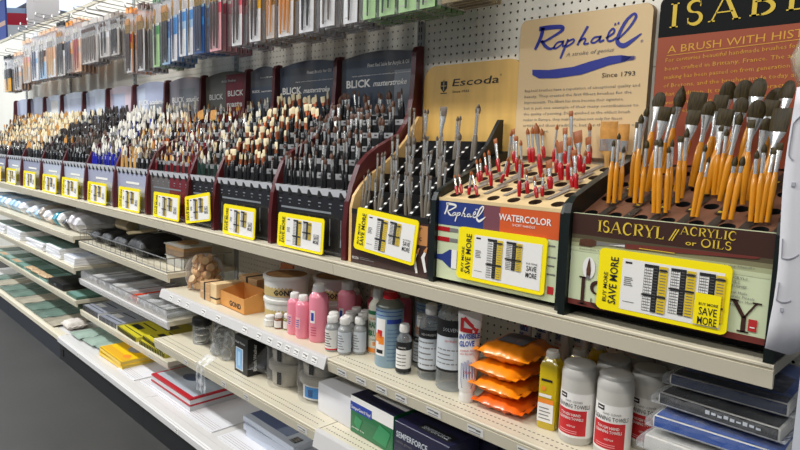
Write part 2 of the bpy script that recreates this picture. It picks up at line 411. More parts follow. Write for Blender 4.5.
def brush_rings(L, fs, ty, w, kh=1.0, bk=1.0):
    """handle, ferrule and bristle rings of a brush L long whose ferrule starts at fs*L; w = head width"""
    hw = w/2; hr = max(.0022, min(.0052, .0024+w*.12)); hg = hr*kh
    zf = fs*L
    bl = min(L*.30, max(w*(1.15 if w < .018 else 1.15), .013)) if ty != 'r' else min(L*.3, max(w*1.7, .011))
    bl = min(bl*bk, L*.36); zb = max(L-bl, zf+.004)
    H = [(hg*.82, hg*.82, 0), (hg*.95, hg*.95, zf*.3), (hg*1.12, hg*1.12, zf*.70), (hg*.9+hr*.1, hg*.9+hr*.1, zf*.88), (hr*.95, hr*.95, zf)]
    if ty == 'r': Fq = [(hr*.93, hr*.93, zf), (hr*1.0, hr*1.0, zf+(zb-zf)*.3), (hw*.78, hw*.78, zb)]
    else: Fq = [(hr*.97, hr*.97, zf), (hr*1.0, hr*.9, zf+(zb-zf)*.35), (hw*.95, hr*.55, zb)]
    if ty == 'r': B = [(hw*.72, hw*.72, zb), (hw, hw, zb+bl*.35), (hw*.72, hw*.72, zb+bl*.68), (hw*.12, hw*.12, L)]
    elif ty == 'f': B = [(hw*.92, hr*.5, zb), (hw*1.02, hr*.62, zb+bl*.4), (hw, hr*.35, L-bl*.05), (hw*.95, hr*.14, L)]
    else: B = [(hw*.92, hr*.55, zb), (hw*1.04, hr*.8, zb+bl*.35), (hw*.92, hr*.6, zb+bl*.68), (hw*.62, hr*.36, L-bl*.09), (hw*.2, hr*.12, L)]
    return H, Fq, B
BCACHE = {}
def brush_mesh(fs, ty, w, hc, fc, bc, Lq):
    k = (round(fs, 1), ty, w, hc, fc, bc, Lq)
    if k not in BCACHE:
        H, Fq, B = brush_rings(Lq, fs, ty, w, {'red': 1.45, 'amber': 1.45, 'taupe': 1.5, 'black': 1.5}.get(hc, 1.4))
        out = []
        for nm, rg, ma in (('handle', H, HAND[hc]), ('ferrule', Fq, FERR[fc]), ('bristles', B, BRIS[bc])):
            m = MB(); sect(m, rg, ma); o = m.build(nm); out.append(o.data); bpy.data.objects.remove(o)
        BCACHE[k] = out
    return BCACHE[k]
def brush_frame(d, phi):
    z = Vector(d).normalized(); x = Vector((math.cos(phi), math.sin(phi), 0)); x = (x-z*x.dot(z)).normalized(); y = z.cross(x)
    return Matrix((x, y, z)).transposed().to_quaternion()
def paintbrush(base, d, fs, ty, w, hc, fc, bc, label, group, phi=0.0):
    L = Vector(d).length; Lq = max(.04, round(L/.02)*.02)
    me = brush_mesh(fs, ty, w, hc, fc, bc, Lq)
    r = bpy.data.objects.new('paintbrush', None); COL.objects.link(r); r.empty_display_size = .01
    r.location = base; r.rotation_mode = 'QUATERNION'; r.rotation_quaternion = brush_frame(d, phi); r.scale = (1, 1, L/Lq)
    tag(r, label, 'paintbrush', group)
    for m in me:
        c = bpy.data.objects.new(m.name.split('.')[0], m); COL.objects.link(c); c.parent = r
    return r
STUFF = MB()
def stuff_brush(base, d, fs, ty, w, hc, fc, bc, phi=0.0):
    H, Fq, B = brush_rings(Vector(d).length, fs, ty, w, 1.0, 1.45)
    STUFF.M = Matrix.Translation(Vector(base)) @ brush_frame(d, phi).to_matrix().to_4x4()
    sect(STUFF, [H[0], H[2], H[-1]], HAND[hc], 5); sect(STUFF, [Fq[0], Fq[-1]], FERR[fc], 5); sect(STUFF, [B[0], B[1], B[-1]] if ty != 'r' else [B[0], B[1], B[-1]], BRIS[bc], 5)
TYN = {'r': 'round', 'f': 'flat', 'b': 'domed'}
def place_list(L, hc, fc, bc, noun, where, group, rows, wk=1.0):
    """brushes measured one by one; labelled by tier and by order from the left in it"""
    L = sorted(L, key=lambda r: r[1]); n = len(L); tiers = []
    for i in range(len(rows)):
        a = sum(rows[:i]); tiers.append(sorted(L[a:a+rows[i]], key=lambda r: r[0]))
    names = ['front', 'second', 'third', 'rear'] if len(rows) == 4 else ['front', 'middle', 'rear']
    for tn, T in zip(names, tiers):
        for j, r in enumerate(T):
            bx, by, bz, dx, dy, dz, fs, ty, w = r
            paintbrush((bx, by, bz+.008), (dx, dy, dz-.008), fs, ty, w*wk/1000, hc, fc, bc, f'{noun} {TYN[ty]} brush, {ORD[j+1]} from left in {tn} tier of {where}', group, random.uniform(-.5, .5))
# ------------------------------------------------------------------ holes in a tray cell
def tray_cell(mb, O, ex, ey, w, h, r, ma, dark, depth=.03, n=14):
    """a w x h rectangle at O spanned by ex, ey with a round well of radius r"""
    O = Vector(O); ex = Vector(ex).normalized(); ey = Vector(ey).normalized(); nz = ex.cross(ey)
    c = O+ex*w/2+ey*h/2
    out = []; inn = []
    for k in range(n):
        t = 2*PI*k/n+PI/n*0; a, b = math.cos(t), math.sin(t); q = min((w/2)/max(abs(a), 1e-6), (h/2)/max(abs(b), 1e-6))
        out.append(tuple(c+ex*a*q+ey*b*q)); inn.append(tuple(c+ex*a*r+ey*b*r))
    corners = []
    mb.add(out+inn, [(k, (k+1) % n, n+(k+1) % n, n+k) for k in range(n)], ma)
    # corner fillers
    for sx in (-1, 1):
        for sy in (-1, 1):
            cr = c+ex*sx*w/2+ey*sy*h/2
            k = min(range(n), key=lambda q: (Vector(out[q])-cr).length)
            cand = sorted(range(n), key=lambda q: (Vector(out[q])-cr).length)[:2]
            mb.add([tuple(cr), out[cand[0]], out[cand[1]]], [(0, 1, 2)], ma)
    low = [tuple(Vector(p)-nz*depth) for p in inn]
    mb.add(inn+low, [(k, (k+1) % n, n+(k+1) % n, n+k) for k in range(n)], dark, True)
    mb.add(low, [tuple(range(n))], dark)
# ================================================================== maroon-sided racks
SLATE = mat('header_slate', (88, 92, 96), .18, coat=.6); SLATE2 = mat('header_slate_blue', (78, 88, 102), .2, coat=.6); SLATE3 = mat('slate_glare_print', (134, 140, 146), .2, coat=.6)  # palest slate paints reflections on the headers, and print marks on the fronts
DRED = mat('header_dark_red', (128, 34, 44), .25, coat=.4); MAUVE = mat('header_mauve', (150, 148, 156), .2, coat=.6); OLIVE = mat('header_olive_grey', (112, 110, 100), .25, coat=.5)
LAV = mat('header_lavender_glare', (188, 196, 222), .15, coat=.8); PALE = mat('header_pale_blue_glare', (206, 218, 236), .15, coat=.8); PINKP = mat('header_pink_glare', (226, 204, 212), .15, coat=.8)  # pale header colours with the glare of the lights painted in
NIGHT = mat('front_charcoal', (34, 34, 38), .25, coat=.3); FRED = mat('front_dark_red', (112, 34, 42), .25, coat=.4); FGREY = mat('front_grey', (104, 100, 98), .25, coat=.4)
FLAV = mat('front_lavender', (176, 180, 204), .16, coat=.8); FWHT = mat('front_white_blue', (206, 214, 232), .16, coat=.8)
TIERW = mat('tier_white', (214, 216, 222), .4)
WELL = mat('well_shade_black', (14, 14, 15), .7)  # black stands in for the shade inside the wells
SIDE = [(-.338, .9545), (-.337, 1.06), (-.328, 1.14), (-.314, 1.188), (-.286, 1.255), (-.248, 1.290), (-.208, 1.314), (-.150, 1.342), (-.110, 1.362), (-.084, 1.394), (-.066, 1.428), (-.056, 1.478), (-.050, 1.56), (-.047, 1.636), (-.040, 1.652), (-.030, 1.656), (-.010, 1.656), (-.010, .9545)]
DIVX = [-.020, -.440, -.862, -1.100, -1.530, -1.955, -2.410, -2.850, -3.310, -3.810, -4.260, -4.730, -5.180]
NT = 6
def tier_pt(r): return (-.300+.050*r, 1.172+.0475*r)          # y of a tier's middle and its height
def price_card(label, x, z, y, w=.262, h=.132, roll=0.0, cols=2, tilt=-.06, third=False):
    t = thing('price_card', label, 'price card', (x, y, z)); t.rotation_euler = (tilt, roll, 0); t['group'] = 'yellow price cards'
    b = MB(); b.prism([(0, .008), (.004, .003), (.01, 0), (w-.01, 0), (w-.003, .003), (w, .008), (w, h-.008), (w-.004, h-.002), (w-.01, h), (.01, h), (.003, h-.002), (0, h-.008)], -.0015, .0015, YEL, 'y'); cd = b.build('card', t, fix=True)
    b = MB(); p = Pan(b, (0, -.0015, 0))
    x0 = w*.2; p.rect(x0, h*.07, w*.955, h*.88, WHITE, 1)
    cw = (w*.955-x0)*(.30 if third else .27)
    p.rect(x0+.006, h*.81, x0+.02, h*.84, DARKT, 2)
    for k in range(5): p.rect(x0+.006, h*(.46+.03*k), x0+.006+.018*(1-.1*(k % 3)), h*(.475+.03*k), GREYT, 2)
    p.rect(x0+.006, h*.2, x0+.03, h*.21, GREYT, 2)
    n = 3 if third else 2
    for c in range(n):
        a = x0+cw*(.80+c*1.05) if not third else x0+.046+c*.052
        wd = cw*.85 if not third else .046
        zb = h*(.12 if c == 0 else (.16 if third else .34)); zt = h*.84
        for k in range(4): p.rect(a+wd*.08*k, zb, a+wd*.08*k+.0006, zt, GREYT, 2)
        nr = 16
        for k in range(nr):
            zz = zb+(zt-zb)*k/nr; p.rect(a, zz, a+wd*.35, zz+.0014, GREYT, 2)
        p.rect(a+wd*.38, zb, a+wd*.62, zt, DARKT, 3); p.rect(a+wd*.64, zb, a+wd, zt, YELB, 3)
        for k in range(nr):
            zz = zb+(zt-zb)*k/nr; p.rect(a+wd*.68, zz, a+wd*.94, zz+.0012, GREYT, 4); p.rect(a+wd*.42, zz, a+wd*.58, zz+.0008, GREYT, 4)
        p.rect(a, zt-.004, a+wd*.62, zt+.001, DARKT, 4); p.rect(a+wd*.6, zt-.009, a+wd, zt-.006, DARKT, 5)
        p.rect(a-.002, h*(.36 if c != 1 else .52), a+wd, h*(.36 if c != 1 else .52)+.0035, DARKT, 5)
    if third:
        p.rect(x0+.046+2*.052-.004, h*.09, w*.95, h*.55, YEL, 6); xx = x0+.046+2*.052+.021; zz = .30
        p.text('BUY MORE', xx, h*(zz+.08), .005, DARKT, 7, w=.034, al='c', bold=.01); p.text('SAVE', xx, h*(zz-.06), .0145, DARKT, 7, w=.032, al='c', bold=.01); p.text('MORE', xx, h*(zz-.2), .0145, DARKT, 7, w=.034, al='c', bold=.01)
    else:
        xx = w*.86; p.text('BUY MORE', xx, h*.50, .0045, DARKT, 3, w=.03, al='c'); p.text('SAVE', xx, h*.39, .012, DARKT, 3, w=.028, al='c', bold=.01); p.text('MORE', xx, h*.27, .012, DARKT, 3, w=.03, al='c', bold=.01)
    p.text('BUY MORE', w*.085, h*.14, .0085, DARKT, 2, rot=90, w=h*.48, bold=.008); p.text('SAVE MORE', w*.165, h*.12, .0165, DARKT, 2, rot=90, w=h*.76, bold=.01)
    b.build('printing', cd)
    return t
def maroon_rack(i, label, hdr, front, cells, text=(), lastside=False, tierm=GREY):
    """rack between divider i+1 (left) and divider i (right)"""
    xl, xr = DIVX[i+1], DIVX[i]; w = xr-xl; th = .021
    t = thing('brush_rack', label, 'brush rack', (xl, 0, ZM))
    for xx in ([xl] + ([xr] if lastside else [])):
        b = MB(); b.prism([(y, z-ZM) for y, z in SIDE], xx-xl-th/2, xx-xl+th/2, MAROON); b.build('side_panel', t, fix=True)
    a0, a1 = th/2+.001, w-th/2-.001
    # tiers
    b = MB(); nc = cells; cw = (a1-a0)/nc
    for r in range(NT):
        y, z = tier_pt(r); z -= ZM
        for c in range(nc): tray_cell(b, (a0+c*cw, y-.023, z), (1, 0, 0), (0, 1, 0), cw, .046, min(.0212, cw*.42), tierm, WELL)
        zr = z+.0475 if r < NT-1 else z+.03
        zq = z+(zr-z)*.62; yq = y+.0255; b.quad((a0, y+.023, z), (a1, y+.023, z), (a1, yq, zq), (a0, yq, zq), WELL); b.quad((a0, yq, zq), (a1, yq, zq), (a1, y+.027, zr), (a0, y+.027, zr), tierm)  # lower riser painted black for the shade of the pockets
        for c in range(nc):
            xx = a0+(c+.5)*cw
            if r > 0: b.box((xx, y-.0245, z-.008), (.012, .0015, .004), DARKT)
    y, z = tier_pt(0); z -= ZM
    b.quad((a0, -.3165, z-.024), (a1, -.3165, z-.024), (a1, y-.023, z), (a0, y-.023, z), TIERW)
    for c in range(nc):
        xx = a0+(c+.5)*cw; b.add([(xx-.008, -.3172, z-.0165), (xx+.008, -.3172, z-.0165), (xx+.008, -.3165, z-.0115), (xx-.008, -.3165, z-.0115)], [(0, 1, 2, 3)], DARKT)
    b.build('tiered_tray', t)
    b = MB(); b.b2((a0, -.3155, .002), (a1, -.311, z-.024), front[0]); p = Pan(b, (a0, -.3155, .002)); W = a1-a0; H = z-.026
    if len(front) > 1: p.rect(W*front[1], 0, W, H, front[2], 1)
    lt = front[0] in (FLAV, FWHT)
    if not lt:
        for c in range(nc):
            xx = (c+.5)*W/nc; p.rect(xx-.008, H*.86, xx+.008, H*.88, SLATE3, 2); p.rect(xx-.006, H*.80, xx+.004, H*.815, SLATE3, 2)
            if c % 3 != 1: p.rect(xx-.002, H*.3, xx+.002, H*.62, GREYT, 2); p.rect(xx-.003, H*.16, xx+.003, H*.3, SLATE3, 2)
        p.rect(W*.08, H*.7, W*.8, H*.735, SLATE3, 2)
    else:
        p.rect(W*.3, H*.70, W*.72, H*.76, WHITE, 2); p.rect(W*.1, H*.2, W*.3, H*.6, SLATE3, 2); p.rect(W*.6, H*.12, W*.95, H*.5, MAUVE, 2)
    b.build('front_panel', t)
    # header board with a gently arched top
    zt = 1.642-ZM; zb = 1.36-ZM; n = 12
    pts = [(a0, zb)]+[(a1, zb)]+[(a1-(a1-a0)*k/n, zt+.018*math.sin(PI*k/n)) for k in range(n+1)]
    b = MB(); b.prism(pts, -.024, -.020, hdr[0], 'y'); p = Pan(b, (a0, -.024, 0)); W = a1-a0
    for (u0, v0, u1, v1, ma) in hdr[1:]: p.rect(W*u0, zb+(zt-zb)*v0, W*u1, zb+(zt-zb)*v1, ma, 1)
    for (s, u, v, h, wd, sh, bo) in text: p.text(s, W*u, zb+(zt-zb)*v, h, WHITE, 3, w=wd*W, shear=sh, bold=bo)
    b.build('header_board', t, fix=True)
    b = MB(); b.b2((a0, -.310, .0016), (a1, -.012, .004), BLACKM); b.b2((a0, -.016, .0016), (a1, -.012, zb), BLACKM); b.build('back_panel', t)
    return t
def rack_brushes(i, cells, spec, objs, where='', group='', cols_obj=None):
    xl, xr = DIVX[i+1]+.0115, DIVX[i]-.0115; cw = (xr-xl)/cells
    for r in range(NT):
        y, z = tier_pt(r)
        for c in range(cells):
            rnd = random.Random(i*1000+r*50+c); s = spec(r, c, rnd)
            for q, (hc, fc, bc, ty, wmm, L) in enumerate(s):
                bx = xl+(c+.5)*cw+(q-(len(s)-1)/2)*(.0135 if len(s) < 3 else .0085)+rnd.uniform(-.001, .001)+(.002 if c == 0 else 0); by = y+rnd.uniform(-.004, .002)
                d = (rnd.uniform(-.24, -.02)*L if c else rnd.uniform(.0, .06)*L, (rnd.uniform(.02, .12) if r < NT-1 else rnd.uniform(-.04, .03))*L, L)
                fs = rnd.uniform(.60, .69) if objs else rnd.uniform(.56, .66); base = (bx, by, z-.022)
                if objs:
                    side = ['left', 'right', 'third'][q] if len(s) > 1 else 'only'
                    paintbrush(base, d, fs, ty, wmm/1000, hc, fc, bc, f'{hc} {TYN[ty]} brush, {side} one in {ORD[c+1]} well from left, {ORD[r+1]} tier, {where}', group, rnd.uniform(-.6, .6))
                else: stuff_brush(base, d, fs, ty, wmm/1000, hc, fc, bc, rnd.uniform(-.6, .6))
def S_(hc, fc, bc, ws, L0, L1, n=2, tys='rf', big=None):
    def f(r, c, rnd):
        o = []
        for q in range(n):
            w = rnd.choice(ws)*(1+.12*r); L = rnd.uniform(L0, L1)*(1-.015*r)
            o.append((hc, fc, bc, rnd.choice(tys), round(w), L))
        return o
    return f
# right to left
maroon_rack(0, 'maroon-sided brush rack with charcoal front, against the wooden rack', (SLATE, (.05, .30, .62, .97, SLATE2), (.74, .2, 1, .8, SLATE3)), (NIGHT,), 7,
    [('BLICK', .08, .62, .027, .35, 0, .03), ('masterstroke', .46, .62, .020, .44, .35, .02), ('Finest Red Sable for Acrylic & Oil', .38, .87, .013, .54, 0, .012), ('Highest quality handmade brushes with outstanding spring, snap and control', .16, .76, .0045, .80, 0, 0)], True)
maroon_rack(1, 'maroon-sided brush rack of cream hog bristle brushes with charcoal front', (SLATE2, (.0, .0, .55, .4, SLATE3), (.2, .6, .6, .97, SLATE)), (NIGHT,), 7,
    [('BLICK', .06, .60, .027, .35, 0, .03), ('masterstroke', .44, .60, .020, .44, .35, .02), ('Finest Bristle for Oil', .50, .87, .012, .40, 0, .012), ('Highest quality handmade brushes with outstanding spring', .3, .76, .004, .64, 0, 0)])
maroon_rack(2, 'narrow maroon-sided brush rack with slate header, beside hog bristle rack', (SLATE, (0, .3, 1, .75, SLATE2)), (NIGHT,), 4, [('BLICK', .08, .66, .011, .3, 0, .02), ('masterstroke', .42, .66, .009, .5, .35, .01), ('Finest Brushes', .4, .88, .006, .5, 0, .01)])
maroon_rack(3, 'maroon-sided brush rack with half grey, half dark red header and front', (OLIVE, (.5, 0, 1, 1.0, DRED)), (FGREY, .52, FRED), 7, [('BLICK', .10, .60, .026, .34, 0, .02), ('studio', .2, .40, .024, .28, 0, .02), ('BLICK', .55, .64, .026, .36, 0, .02), ('master', .53, .46, .026, .41, 0, .03), ('Artist Brushes', .4, .88, .012, .34, 0, .01)])
maroon_rack(4, 'maroon-sided brush rack with mauve grey header, left of the half red rack', (MAUVE, (.3, .55, .75, .85, SLATE3), (.05, .1, .5, .5, OLIVE)), (FLAV,), 7, [('BLICK', .10, .60, .028, .36, 0, .02), ('studio', .52, .60, .026, .38, 0, .02)], False, TIERW)
maroon_rack(5, 'maroon-sided brush rack of white bristle brushes with blue handles in front', (LAV, (.05, .5, .3, .95, PALE), (.4, .1, .95, .6, SLATE3)), (FLAV,), 7, [('BLICK', .08, .60, .028, .34, 0, .02), ('academic', .46, .60, .026, .44, 0, .02)], False, TIERW)
maroon_rack(6, 'maroon-sided brush rack of black bristle brushes under a header glaring pink-lavender', (PINKP, (.1, .2, .6, .9, LAV)), (FWHT,), 7, (), False, TIERW)
maroon_rack(7, 'maroon-sided brush rack of black brushes with amber heads in front, header glaring pale blue', (PALE, (.1, .1, .4, .9, LAV)), (FWHT,), 7, (), False, TIERW)
maroon_rack(8, 'maroon-sided brush rack of cream and orange brushes, third from far end', (PALE, (.3, .1, .9, .9, LAV)), (FLAV,), 7, (), False, TIERW)
maroon_rack(9, 'maroon-sided brush rack of cream bristles over black, second from far end', (PALE, (.3, .1, .7, .9, WHITE)), (FWHT,), 7, (), False, TIERW)
maroon_rack(10, 'maroon-sided brush rack at far end but one with orange bristle tops', (LAV,), (FLAV,), 7, (), False, TIERW)
maroon_rack(11, 'farthest maroon-sided brush rack at the end of the shelf', (LAV,), (FLAV,), 7, (), False, TIERW)
rack_brushes(0, 7, S_('black', 's', 'brown', (9, 10, 11, 13), .118, .145), True, 'rack against wooden rack', 'black brown-tipped brushes in the rack against the wooden rack')
def hog(r, c, rnd):
    if c == 6 and r < 3: return [('black', 's', 'brown', 'r', 7, rnd.uniform(.11, .13))]*2 if r else [('black', 's', 'brown', 'r', 8, rnd.uniform(.11, .13))]
    big = r >= 4
    return [('black', 'c', 'hog', rnd.choice('fbf'), rnd.choice((16, 19, 22))+(5 if big else 0), rnd.uniform(.115, .142)*(1.0 if big else 1)) for _ in range(2)]
rack_brushes(1, 7, hog, True, 'cream hog bristle rack', 'brushes in the hog bristle rack')
rack_brushes(2, 4, lambda r, c, rnd: [(('green' if r < 2 else 'black'), 's', rnd.choice(('hog', 'brown', 'white')), rnd.choice('rf'), rnd.choice((10, 13, 15)), rnd.uniform(0.106, 0.130)) for _ in range(3)], False)
rack_brushes(3, 7, lambda r, c, rnd: [(('crimson' if (r < 3 and c > 1) else rnd.choice(('black', 'black', 'crimson'))), 's', rnd.choice(('hog', 'brown', 'brown', 'white', 'gold')), rnd.choice('rfb'), rnd.choice((10, 12, 14)), rnd.uniform(0.092, 0.124)) for _ in range(3)] + ([('black', 'g', 'gold', 'f', 62, .13)] if (r == 4 and c in (1, 3)) else []), False)
rack_brushes(4, 7, lambda r, c, rnd: [(('wood' if c < 4 else 'black') if r < 2 else rnd.choice(('black', 'wood', 'orange', 'black')), 's', rnd.choice(('hog', 'gold', 'hog', 'white', 'brown') if r < 3 else ('white', 'hog', 'white')), rnd.choice('rfb'), rnd.choice((12, 15, 18)), rnd.uniform(0.112, 0.143)) for _ in range(3)], False)
rack_brushes(5, 7, lambda r, c, rnd: [('blue' if r < 2 or rnd.random() < .25 else 'black', 's', 'white' if r > 1 or rnd.random() < .6 else 'grey', rnd.choice('rfb'), rnd.choice((14, 18, 22))+r, rnd.uniform(0.112, 0.150)) for _ in range(3)], False)
rack_brushes(6, 7, lambda r, c, rnd: [('black', 's', 'black' if r > 2 or r == 0 else rnd.choice(('black', 'grey', 'brown')), rnd.choice('rfb'), rnd.choice((14, 18, 22))+r, rnd.uniform(0.112, 0.150)) for _ in range(3)], False)
rack_brushes(7, 7, lambda r, c, rnd: [('black', 's', ('gold' if r == 1 and rnd.random() < .4 else 'black' if r in (0, 1, 2, 3) else rnd.choice(('hog', 'white', 'black'))), rnd.choice('rfb'), rnd.choice((14, 18, 22))+r, rnd.uniform(0.112, 0.143)) for _ in range(3)], False)
rack_brushes(8, 7, lambda r, c, rnd: [('black' if r < 3 else 'wood', 's', ('gold' if r == 0 and c < 2 else rnd.choice(('hog', 'hog', 'white', 'hog', 'hog', 'gold'))), rnd.choice('rfb'), rnd.choice((16, 20, 24))+r, rnd.uniform(0.112, 0.143)) for _ in range(3)], False)
rack_brushes(9, 7, lambda r, c, rnd: [('black' if r < 2 else 'wood', 's', 'black' if r < 1 else rnd.choice(('hog', 'hog', 'white', 'hog')), rnd.choice('fb'), rnd.choice((13, 17, 20))+r, rnd.uniform(0.112, 0.143)) for _ in range(3)], False)
rack_brushes(10, 7, lambda r, c, rnd: [('black' if r < 1 else 'wood', 's', rnd.choice(('hog', 'hog', 'hog', 'hog', 'gold') if r < 4 else ('gold', 'hog')), rnd.choice('fb'), rnd.choice((13, 17, 20))+r, rnd.uniform(0.112, 0.143)) for _ in range(3)], False)
rack_brushes(11, 7, lambda r, c, rnd: [('black', 's', rnd.choice(('gold', 'brown', 'hog')), rnd.choice('fb'), rnd.choice((13, 17))+r, rnd.uniform(0.112, 0.143)) for _ in range(3)], False)
so = STUFF.build('paintbrushes'); so['kind'] = 'stuff'; tag(so, 'far racks full of small mixed brushes, from the narrow maroon rack to the far end', 'paintbrushes')
CARDS = [(.0, None)]
for lb, x, z, ro, w in [('yellow price card on the charcoal front of the rack against the wooden rack', -.372, .958, .0, .262), ('yellow price card on the hog bristle rack', -.757, .955, .0, .235),
    ('tilted yellow price card on the narrow rack with slate header', -1.078, .958, -.16, .225), ('yellow price card on the half red rack', -1.416, .958, .0, .27),
    ('yellow price card on the rack with mauve grey header', -1.850, .956, .0, .272), ('yellow price card on the rack of blue-handled brushes', -2.320, .956, 0, .29),
    ('yellow price card on the rack with header glaring pink-lavender', -2.790, .956, 0, .30), ('yellow price card on the rack of black brushes with amber heads', -3.205, .956, 0, .30),
    ('yellow price card on the third rack from far end', -3.680, .956, 0, .30), ('yellow price card on the second rack from far end', -4.170, .956, 0, .27), ('yellow price card near the far end, partly cut by the frame', -4.63, .956, 0, .27)]:
    price_card(lb, x, z, -.349, w=w, h=.118, roll=ro, tilt=-.05)

BR = {'ISA': [(0.819,-0.28,1.194,-0.007,0.02,0.148,0.68,'r',7), (0.831,-0.278,1.195,-0.009,0.02,0.162,0.58,'r',7), (0.836,-0.262,1.201,-0.008,0.02,0.128,0.63,'r',7), (0.849,-0.239,1.21,-0.005,0.02,0.173,0.6,'f',9), (0.874,-0.269,1.198,-0.009,0.02,0.2,0.61,'r',10), (0.886,-0.267,1.199,-0.005,0.02,0.144,0.57,'r',9), (0.931,-0.305,1.184,-0.015,0.02,0.158,0.61,'f',8), (0.941,-0.306,1.184,-0.015,0.02,0.162,0.6,'r',9), (0.953,-0.3,1.186,-0.012,0.02,0.144,0.66,'r',7), (0.953,-0.287,1.191,-0.011,0.02,0.153,0.58,'r',7), (0.957,-0.253,1.205,-0.012,0.02,0.147,0.58,'f',9), (0.956,-0.229,1.214,-0.008,0.02,0.156,0.53,'r',9), (1.008,-0.306,1.184,0.006,0.02,0.151,0.61,'r',7), (1.015,-0.304,1.184,0.007,0.02,0.127,0.66,'r',6), (1.01,-0.205,1.224,-0.003,0.02,0.155,0.57,'f',10), (1.018,-0.203,1.225,-0,0.02,0.146,0.58,'r',8), (1.065,-0.306,1.184,0.005,0.02,0.129,0.73,'r',9), (1.076,-0.303,1.185,0.006,0.02,0.129,0.7,'r',9), (1.076,-0.239,1.211,-0.004,0.02,0.174,0.62,'f',11), (1.11,-0.303,1.185,-0.006,0.02,0.14,0.66,'r',8), (1.121,-0.305,1.184,-0.005,0.02,0.154,0.62,'r',8), (1.127,-0.303,1.185,0.004,0.02,0.145,0.67,'f',8), (1.137,-0.301,1.186,0.003,0.02,0.153,0.63,'f',9), (0.821,-0.18,1.234,0.018,0.02,0.188,0.52,'r',11), (0.822,-0.12,1.258,0.019,0.02,0.201,0.52,'b',24), (0.866,-0.11,1.262,0.02,0.02,0.21,0.52,'r',22), (0.905,-0.11,1.262,0.019,0.02,0.194,0.52,'f',29), (0.963,-0.14,1.25,0.019,0.02,0.195,0.52,'f',23), (0.963,-0.1,1.266,0.02,0.02,0.212,0.52,'b',25), (0.995,-0.1,1.266,0.02,0.02,0.213,0.52,'b',27), (1.027,-0.12,1.258,0.021,0.02,0.221,0.52,'b',27), (1.062,-0.1,1.266,0.018,0.02,0.193,0.52,'b',38), (1.084,-0.13,1.254,0.021,0.02,0.216,0.52,'b',26), (0.873,-0.21,1.222,0.019,0.02,0.195,0.52,'f',20), (0.872,-0.16,1.242,0.017,0.02,0.181,0.52,'b',14), (0.932,-0.2,1.226,0.018,0.02,0.183,0.52,'f',22), (0.952,-0.17,1.238,0.018,0.02,0.192,0.52,'b',20), (0.995,-0.2,1.226,0.018,0.02,0.184,0.52,'f',24), (1.016,-0.18,1.234,0.019,0.02,0.201,0.52,'b',22), (1.054,-0.21,1.222,0.02,0.02,0.203,0.52,'b',24), (1.07,-0.17,1.238,0.018,0.02,0.19,0.52,'f',22), (1.105,-0.24,1.21,0.019,0.02,0.196,0.52,'f',32), (1.031,-0.23,1.214,0.018,0.02,0.187,0.52,'r',12), (1.079,-0.22,1.218,0.016,0.02,0.171,0.52,'b',16)], 'RAPH': [(0.418,-0.318,1.187,-0.022,0.01,0.057,0.4,'r',5), (0.426,-0.31,1.19,-0.02,0.01,0.057,0.45,'r',5), (0.456,-0.317,1.187,-0.004,0.01,0.07,0.35,'r',5), (0.48,-0.313,1.189,-0.03,0.01,0.068,0.4,'r',5), (0.423,-0.233,1.217,-0.022,0.01,0.07,0.4,'r',6), (0.424,-0.226,1.22,-0.015,0.01,0.07,0.45,'r',6), (0.478,-0.252,1.211,-0.022,0.01,0.102,0.4,'r',7), (0.411,-0.183,1.235,-0.022,0.01,0.072,0.4,'r',6), (0.432,-0.157,1.245,-0.027,0.01,0.1,0.42,'f',10), (0.492,-0.229,1.219,0.013,0.01,0.077,0.35,'r',6), (0.481,-0.188,1.234,0,0.01,0.134,0.35,'r',7), (0.432,-0.086,1.27,-0.018,0.01,0.106,0.35,'f',11), (0.6,-0.302,1.193,-0.01,0.01,0.099,0.42,'r',6), (0.529,-0.188,1.234,-0.017,0.01,0.108,0.4,'r',7), (0.61,-0.281,1.2,-0.016,0.01,0.07,0.5,'r',7), (0.479,-0.077,1.274,-0.022,0.01,0.105,0.42,'r',9), (0.489,-0.076,1.274,-0.017,0.01,0.108,0.42,'r',9), (0.58,-0.176,1.238,-0.032,0.01,0.149,0.42,'r',13), (0.5,-0.039,1.287,-0.021,0.01,0.093,0.4,'r',9), (0.648,-0.298,1.194,-0.019,0.01,0.059,0.5,'r',7), (0.657,-0.29,1.197,-0.008,0.01,0.066,0.42,'r',6), (0.649,-0.242,1.214,-0.016,0.01,0.078,0.42,'f',17), (0.645,-0.187,1.234,-0.018,0.01,0.104,0.45,'f',20), (0.602,-0.141,1.251,-0.01,0.01,0.094,0.4,'r',8), (0.663,-0.184,1.235,-0.011,0.01,0.115,0.4,'f',13), (0.589,-0.076,1.274,-0.013,0.01,0.105,0.35,'f',12), (0.621,-0.095,1.267,-0.02,0.01,0.155,0.35,'f',9), (0.662,-0.126,1.256,-0.021,0.01,0.112,0.42,'f',22), (0.653,-0.069,1.276,-0.011,0.01,0.079,0.45,'f',18), (0.65,-0.055,1.282,-0.014,0.01,0.111,0.4,'r',9), (0.712,-0.23,1.218,-0.018,0.01,0.1,0.4,'f',10), (0.699,-0.226,1.22,-0.016,0.01,0.074,0.4,'r',7), (0.673,-0.131,1.254,-0.002,0.01,0.066,0.4,'r',7), (0.546,-0.066,1.278,0,0.01,0.112,0.35,'r',7), (0.487,-0.15,1.247,-0.017,0.01,0.106,0.4,'f',9)]}
